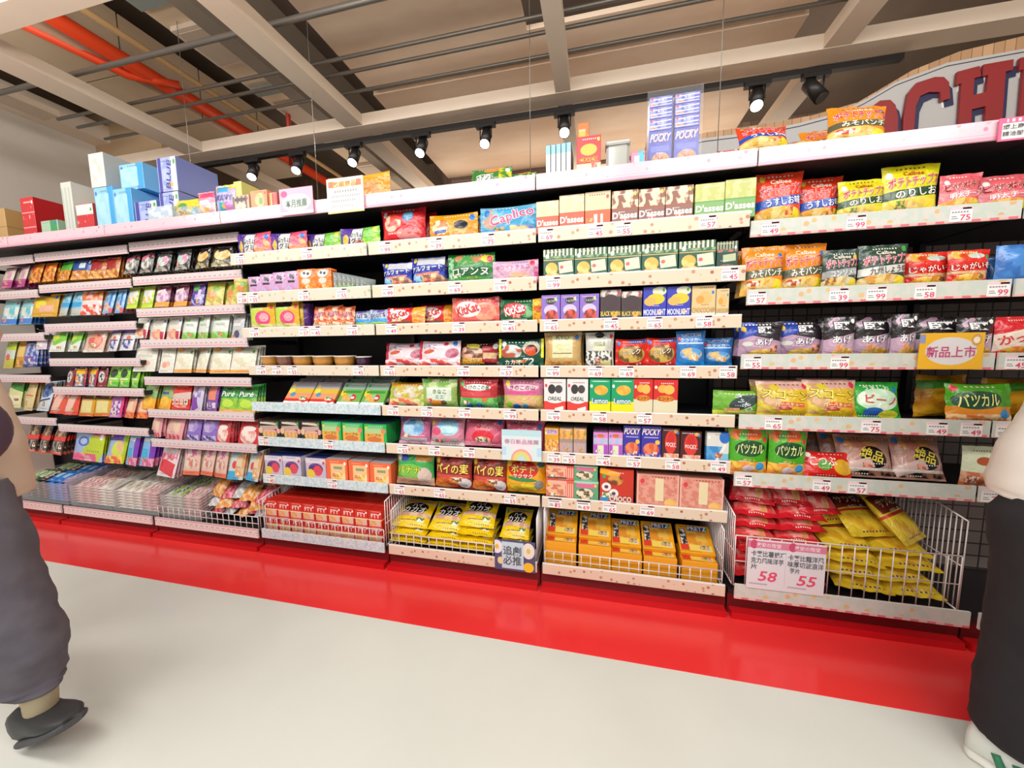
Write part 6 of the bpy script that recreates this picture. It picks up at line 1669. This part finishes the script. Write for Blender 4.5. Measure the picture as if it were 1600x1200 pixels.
def person(root_loc, J, label, skinc, hairc, hand_side):
    """J: joint name -> world position; the body is one continuous surface"""
    r = empty('person', root_loc)
    tag(r, label, 'person')
    R0 = Vector(root_loc)
    m = mat(skinc, 0.55)
    L = lambda p: tuple(Vector(p) - R0)
    jt = {}

    def add(n, p, rad):
        jt[n] = (L(p), rad)
    add('pelvis', J['pelvis'], (.095, .085))
    add('waist', J['waist'], (.11, .09))
    add('chest', J['chest'], (.12, .09))
    add('neck0', J['neck'], .055)
    nk = Vector(J['neck'])
    hd = Vector(J['head'])
    add('neck1', nk.lerp(hd, .45), .052)
    add('head', hd, (.078, .092))
    add('crown', hd + Vector((0, 0, .085)), .07)
    f = Vector(J['face'])
    add('jaw', hd + f * .045 + Vector((0, 0, -.075)), .045)
    add('nose', hd + f * .098 + Vector((0, 0, -.02)), .013)
    E_ = [('pelvis', 'waist'), ('waist', 'chest'), ('chest', 'neck0'), ('neck0', 'neck1'), ('neck1', 'head'), ('head', 'crown'), ('head', 'jaw'), ('head', 'nose')]
    for s in 'LR':
        add('hip' + s, J['hip' + s], .07)
        add('knee' + s, J['knee' + s], .055)
        add('ankle' + s, J['ankle' + s], .036)
        add('toe' + s, J['toe' + s], .024)
        add('sho' + s, J['sho' + s], .048)
        add('elb' + s, J['elb' + s], .042)
        add('wri' + s, J['wri' + s], .028)
        d_ = (Vector(J['wri' + s]) - Vector(J['elb' + s])).normalized()
        side = d_.cross(f).normalized()
        palm = Vector(J['wri' + s]) + d_ * .07
        add('palm' + s, palm, (.034, .016))
        E_ += [('pelvis', 'hip' + s), ('hip' + s, 'knee' + s), ('knee' + s, 'ankle' + s), ('ankle' + s, 'toe' + s), ('chest', 'sho' + s), ('sho' + s, 'elb' + s), ('elb' + s, 'wri' + s), ('wri' + s, 'palm' + s)]
        for q, (o_, ln) in enumerate(((-.027, .068), (-.009, .078), (.009, .074), (.026, .058))):
            b0 = palm + f * o_ + d_ * .025
            b1 = b0 + d_ * ln * .55
            b2 = b1 + d_ * ln * .4 + side * .012
            for t_, (pp, rr) in enumerate(((b0, .009), (b1, .0085), (b2, .007))):
                add('f%s%d%d' % (s, q, t_), pp, rr)
            E_ += [('palm' + s, 'f%s%d0' % (s, q)), ('f%s%d0' % (s, q), 'f%s%d1' % (s, q)), ('f%s%d1' % (s, q), 'f%s%d2' % (s, q))]
        t0 = Vector(J['wri' + s]) + d_ * .03 + f * .03
        t1 = t0 + d_ * .035 + f * .02
        add('t%s0' % s, t0, .011)
        add('t%s1' % s, t1, .009)
        E_ += [('wri' + s, 't%s0' % s), ('t%s0' % s, 't%s1' % s)]
    skin_mesh(jt, E_, m, 'body', r)
    hv = Vector(L(hd))
    sd = f.cross(Vector((0, 0, 1))).normalized()
    # hair cap
    bm = bmesh.new()
    bmesh.ops.create_uvsphere(bm, u_segments=18, v_segments=12, radius=1)
    for v in bm.verts:
        c = v.co.copy()
        v.co = hv + f * (c.x * .105 - .018) + sd * c.y * .1 + Vector((0, 0, c.z * .115 + .045))
    mb = MB()
    mb.bm(bm, mat(hairc, 0.6), None, True)
    mb.obj('hair', r)
    for s in (-1, 1):
        mb = MB()
        bm = bmesh.new()
        bmesh.ops.create_uvsphere(bm, u_segments=10, v_segments=8, radius=.012)
        for v in bm.verts:
            v.co += hv + f * .084 + sd * .032 * s + Vector((0, 0, .004))
        mb.bm(bm, mat('2a2220', 0.2), None, True)
        mb.obj('eye', r)
    mb = MB()
    mb.tube([hv + f * .088 + sd * -.022 + Vector((0, 0, -.062)), hv + f * .094 + Vector((0, 0, -.064)), hv + f * .088 + sd * .022 + Vector((0, 0, -.062))], .006, mat('a8584c', 0.5), 6)
    mb.obj('mouth', r)
    return r, R0


def leg_cloth(r, R0, path, m, name='trouser_leg', fold=0.0, seed=1):
    """path: (world point, radius along x, radius along y)"""
    mb = MB()
    n0 = 0
    seg = 20
    rings = []
    for i in range(len(path) - 1):
        (p, a, b), (q, c, d) = path[i], path[i + 1]
        st = 6 if i < len(path) - 2 else 7
        for t in range(st):
            f = t / st
            rings.append((Vector(p).lerp(Vector(q), f), a + (c - a) * f, b + (d - b) * f))
    p, a, b = path[-1]
    rings.append((Vector(p), a, b))
    for i, (c, rx, ry) in enumerate(rings):
        for k in range(seg):
            an = 2 * PI * k / seg
            w = 1 + fold * noise.noise(Vector((math.cos(an) * 1.6 + seed * 5, math.sin(an) * 1.6, i * .55)))
            mb.v.append(tuple(c - R0 + Vector((rx * math.cos(an) * w, ry * math.sin(an) * w, 0))))
    for i in range(len(rings) - 1):
        for k in range(seg):
            a = i * seg + k
            b = i * seg + (k + 1) % seg
            mb.face((a, b, b + seg, a + seg), m, None, True)
    mb.face(list(range(seg))[::-1], m)
    mb.face([(len(rings) - 1) * seg + k for k in range(seg)], m)
    return mb.obj(name, r)


def shoe(r, R0, heel, toe, up, m_up, m_sole, w=.047, name='shoe', stripe=None):
    h, t = Vector(heel), Vector(toe)
    ax = (t - h)
    L = ax.length
    ax.normalize()
    up = Vector(up).normalized()
    sd = ax.cross(up).normalized()
    up = sd.cross(ax).normalized()
    mb = MB()
    prof = [(0.0, .5, .08), (.05, .85, .115), (.2, .95, .122), (.36, .95, .112), (.5, .97, .088), (.7, 1.05, .066), (.87, .95, .052), (.96, .7, .04), (1.0, .4, .03)]
    seg = 14

    def ring(t_, ws, ht, z0, mtl):
        out = []
        for k in range(seg):
            a = 2 * PI * k / seg
            x = math.copysign(abs(math.cos(a)) ** .6, math.cos(a)) * w * ws
            z = math.copysign(abs(math.sin(a)) ** .7, math.sin(a))
            z = z0 + (ht - z0) * (.5 + .5 * z)
            out.append(tuple(h + ax * (t_ * L) + sd * x + up * z - R0))
        return out
    for z0, hs, mt in ((.018, 1.0, m_up), (0.0, None, m_sole)):
        n0 = len(mb.v)
        for (t_, ws, ht) in prof:
            mb.v += ring(t_, ws * (1.06 if hs is None else 1), (.026 if hs is None else ht), z0, mt)
        for i in range(len(prof) - 1):
            for k in range(seg):
                a = n0 + i * seg + k
                b = n0 + i * seg + (k + 1) % seg
                mb.face((a, b, b + seg, a + seg), mt, None, True)
        mb.face([n0 + k for k in range(seg)][::-1], mt)
        mb.face([n0 + (len(prof) - 1) * seg + k for k in range(seg)], mt)
    o = mb.obj(name, r)
    if stripe:
        for q in (.3, .45, .6):
            for s_ in (-1, 1):
                mb = MB()
                P = [h + ax * (q * L) + sd * (s_ * w * 1.0) + up * .03 - R0, h + ax * ((q - .06) * L) + sd * (s_ * w * .93) + up * .07 - R0]
                mb.tube(P, .010, stripe, 6)
                mb.obj('shoe_stripe', o)
    mb = MB()
    for q in (.42, .5, .58):
        hz = .102 - (q - .42) * .2
        P = [h + ax * (q * L) + sd * (-w * .5) + up * hz - R0, h + ax * (q * L) + up * (hz + .008) - R0, h + ax * (q * L) + sd * (w * .5) + up * hz - R0]
        mb.tube(P, .004, mat('6a6a66', 0.6), 5)
    mb.obj('laces', o)
    return o



def fitx(z, cy, rx, ry, target, side):
    """centre x of a ring at height z whose right (+1) or left (-1) outline meets the photograph's outline"""
    lo, hi = -4.0, 4.0
    for _ in range(40):
        c = (lo + hi) / 2
        xs = [topx((c + rx * math.cos(k * PI / 12), cy + ry * math.sin(k * PI / 12), z))[0] for k in range(24)]
        v = max(xs) if side > 0 else min(xs)
        if v > target:
            hi = c
        else:
            lo = c
    return c


# ---- left: person in a beige top, grey sweatpants and black shoes, striding to the right
def ringL(z, cy, rx, ry, target):
    return ((fitx(z, cy, rx, ry, target, 1), cy, z), rx, ry)


coat = [ringL(.825, .68, .21, .175, 55), ringL(.87, .68, .21, .175, 57), ringL(1.0, .68, .195, .165, 42), ringL(1.12, .68, .185, .16, 18), ringL(1.24, .68, .18, .165, -6), ringL(1.36, .68, .165, .18, -30)]
tx = coat[5][0][0] + .03
coat += [((tx - .04, .68, 1.44), .11, .17), ((tx - .04, .68, 1.49), .065, .07)]
leg = [ringL(.90, .65, .12, .115, 20), ringL(.74, .66, .115, .11, 50), ringL(.60, .675, .105, .10, 66), ringL(.46, .69, .10, .095, 93), ringL(.34, .70, .098, .095, 110), ringL(.25, .705, .092, .09, 108), ringL(.215, .705, .06, .055, 100)]
hx = leg[0][0][0]
ax = leg[-1][0][0]
kx = leg[3][0][0]
JL = dict(pelvis=(hx - .06, .70, .93), waist=(coat[2][0][0], .69, 1.06), chest=(coat[4][0][0], .68, 1.25), neck=(tx - .03, .68, 1.45), head=(tx + .0, .68, 1.61), face=(1, 0, 0),
          hipR=(hx, .64, .88), kneeR=(kx, .69, .47), ankleR=(ax, .706, .15), toeR=(ax + .03, .706, .10),
          hipL=(hx - .1, .77, .88), kneeL=(hx - .3, .78, .48), ankleL=(hx - .62, .78, .2), toeL=(hx - .6, .78, .15),
          shoL=(tx - .05, .84, 1.40), elbL=(tx - .26, .88, 1.17), wriL=(tx - .38, .86, .95), shoR=(tx - .05, .52, 1.40), elbR=(tx - .22, .44, 1.15), wriR=(tx - .34, .45, .93))
pr, PR0 = person((hx, .70, 0), JL, 'person at the left edge in beige top, grey sweatpants and dark shoes, striding', 'c89a7c', '2a2220', 'R')
m_grey = noisemat('grey_fleece', '5a5660', '66616a', 14, 0.9)
leg_cloth(pr, PR0, leg, m_grey, 'trouser_leg', .12, 1)
leg_cloth(pr, PR0, [((hx - .2, .77, .90), .10, .10), ((hx - .24, .775, .68), .11, .10), ((hx - .3, .78, .48), .10, .095), ((hx - .5, .78, .32), .095, .09), ((hx - .56, .78, .26), .065, .06)], m_grey, 'trouser_leg', .12, 2)
m_beige = noisemat('beige_cloth', 'd8c4b0', 'd0bba6', 6, 0.85)
leg_cloth(pr, PR0, coat, m_beige, 'top', .03, 3)
for s_ in 'LR':
    sg_ = -1 if s_ == 'L' else 1
    leg_cloth(pr, PR0, [(Vector(JL['sho' + s_]) + Vector((.01, .09 * sg_, .045)), .06, .05), (Vector(JL['sho' + s_]) + Vector((0, .03 * sg_, .03)), .085, .085), (Vector(JL['sho' + s_]) + Vector((0, 0, -.04)), .085, .085), (JL['elb' + s_], .065, .065), (Vector(JL['wri' + s_]) + Vector((0, 0, .03)), .048, .048)], m_beige, 'sleeve', .08, 4)
m_sock = mat('b0a284', 0.9)
leg_cloth(pr, PR0, [((ax + .012, .706, .215), .044, .04), ((ax + .004, .706, .14), .042, .036), ((ax, .706, .085), .036, .03)], m_sock, 'sock', .03, 5)
shoe(pr, PR0, (ax - .064, .708, .012), (ax + .165, .700, .128), (-.45, 0, 1), mat('2f2f31', 0.55), mat('454547', 0.7), .049)
shoe(pr, PR0, (hx - .68, .78, .17), (hx - .47, .78, .012), (.6, 0, 1), mat('2f2f31', 0.55), mat('454547', 0.7), .043)
# dark bag at the hip
mb = MB()
bm = bmesh.new()
bmesh.ops.create_uvsphere(bm, u_segments=20, v_segments=14, radius=1)
for v in bm.verts:
    c = v.co
    v.co = Vector((c.x * .045, c.y * .085, c.z * .105 * (1 - .1 * c.x)))
mb.bm(bm, mat('4a3548', 0.6), None, True)
by_ = .63
bgo = mb.obj('shoulder_bag', None, (fitx(1.07, by_, .045, .085, 22, 1), by_, 1.07))
bp_ = bgo.location
st_ = [Vector((0, -.04, .09)), Vector((coat[4][0][0] + .16, .58, 1.24)) - bp_, Vector((coat[5][0][0] + .10, .55, 1.40)) - bp_, Vector((tx - .03, .56, 1.475)) - bp_]
mbs = MB().tube(st_, .012, mat('34262f', 0.6), 6)
mbs.obj('strap', bgo)
tag(bgo, 'dark purple shoulder bag at the hip of the person at left', 'bag')


# ---- right: person in a white tee and loose black trousers
def ringR(z, cy, rx, ry, target):
    return ((fitx(z, cy, rx, ry, target, -1), cy, z), rx, ry)


tee = [ringR(.845, 1.30, .23, .19, 1538), ringR(.88, 1.30, .235, .19, 1538), ringR(.98, 1.30, .215, .18, 1556), ringR(1.08, 1.30, .20, .175, 1594), ringR(1.22, 1.30, .19, .175, 1625), ringR(1.36, 1.30, .17, .18, 1650)]
ux = tee[5][0][0] - .04
tee += [((ux + .05, 1.30, 1.44), .11, .17), ((ux + .05, 1.30, 1.49), .065, .07)]
lgR = [ringR(.90, 1.28, .13, .11, 1590), ringR(.80, 1.265, .165, .14, 1543), ringR(.62, 1.265, .16, .135, 1544), ringR(.45, 1.27, .155, .13, 1534), ringR(.28, 1.275, .155, .13, 1520), ringR(.13, 1.28, .15, .13, 1510), ringR(.105, 1.28, .12, .10, 1528)]
qx = lgR[0][0][0]
wx = lgR[-1][0][0]
JR = dict(pelvis=(qx + .06, 1.32, .94), waist=(tee[3][0][0], 1.31, 1.07), chest=(tee[4][0][0], 1.30, 1.26), neck=(ux + .05, 1.30, 1.46), head=(ux + .08, 1.28, 1.61), face=(.8, -.6, 0),
          hipR=(qx, 1.27, .89), kneeR=(lgR[3][0][0], 1.27, .49), ankleR=(wx - .04, 1.29, .09), toeR=(wx - .01, 1.26, .07),
          hipL=(qx + .13, 1.38, .89), kneeL=(qx + .17, 1.39, .49), ankleL=(qx + .16, 1.41, .09), toeL=(qx + .2, 1.4, .07),
          shoR=(ux + .02, 1.13, 1.41), elbR=(ux + .09, 1.08, 1.16), wriR=(ux + .16, 1.1, .95), shoL=(ux + .08, 1.48, 1.41), elbL=(ux + .13, 1.55, 1.16), wriL=(ux + .24, 1.54, .98))
pq, PQ0 = person((qx, 1.30, 0), JR, 'person at the right edge in white tee and loose black trousers', 'd0a486', '1c1816', 'R')
m_blk_cl = noisemat('black_cloth', '171418', '1e1a1e', 10, 0.85)
leg_cloth(pq, PQ0, lgR, m_blk_cl, 'trouser_leg', .05, 6)
leg_cloth(pq, PQ0, [((qx + .12, 1.38, .90), .12, .10), ((qx + .15, 1.385, .72), .145, .13), ((qx + .17, 1.39, .45), .145, .13), ((qx + .16, 1.40, .25), .14, .13), ((qx + .16, 1.41, .10), .125, .115)], m_blk_cl, 'trouser_leg', .05, 7)
m_tee = noisemat('white_cotton', 'e6dfd6', 'ded6cc', 5, 0.85)
leg_cloth(pq, PQ0, tee, m_tee, 'top', .02, 8)
for s_ in 'LR':
    a_, b_ = Vector(JR['sho' + s_]), Vector(JR['elb' + s_])
    sg_ = -1 if s_ == 'L' else 1
    leg_cloth(pq, PQ0, [(a_ + Vector((.01, .1 * sg_, .045)), .06, .05), (a_ + Vector((0, .035 * sg_, .03)), .09, .09), (a_ + Vector((0, 0, -.04)), .09, .09), (a_.lerp(b_, .85), .08, .08)], m_tee, 'sleeve', .06, 9)
shoe(pq, PQ0, (wx - .115, 1.345, .0), (wx + .06, 1.165, .0), (0, 0, 1), mat('d8dcd4', 0.5), mat('e4e2da', 0.5), .05, 'sneaker', mat('2f7a58', 0.5))
shoe(pq, PQ0, (qx + .12, 1.43, .0), (qx + .36, 1.36, .0), (0, 0, 1), mat('d8dcd4', 0.5), mat('e4e2da', 0.5), .05, 'sneaker', mat('2f7a58', 0.5))
# ================================================================ names for every item
ORD = ['first', 'second', 'third', 'fourth', 'fifth', 'sixth', 'seventh', 'eighth', 'ninth', 'tenth', 'eleventh', 'twelfth']
CAT = {'bag': 'bag', 'hbag': 'bag', 'pouch': 'bag', 'box': 'box', 'cup': 'cup', 'tub': 'tub'}
from collections import defaultdict
byk = defaultdict(list)
for o, id_, place, front in ITEMS:
    byk[(id_, place, front)].append(o)
for (id_, place, front), objs in byk.items():
    a = ART[id_]
    desc = a['desc']
    grp = '%s, %s' % (a['name'].replace('_', ' ') + 's', place)
    objs.sort(key=lambda q: q.location.x)
    for i, o in enumerate(objs):
        if not front:
            lab = '%s behind others, %s' % (desc, place)
        elif len(objs) == 1:
            lab = '%s, %s' % (desc, place)
        else:
            lab = '%s, %s from left, %s' % (desc, ORD[i] if i < len(ORD) else 'further', place)
        o['label'] = lab
        o['category'] = CAT[a['kind']]
        if len(objs) > 1 or not front:
            o['group'] = grp
# short enough for sixteen words
for o, id_, place, front in ITEMS:
    w = o['label'].replace(',', ' ,').split()
    n = len(o['label'].split())
    if n > 16:
        print('LONG', n, o['label'])
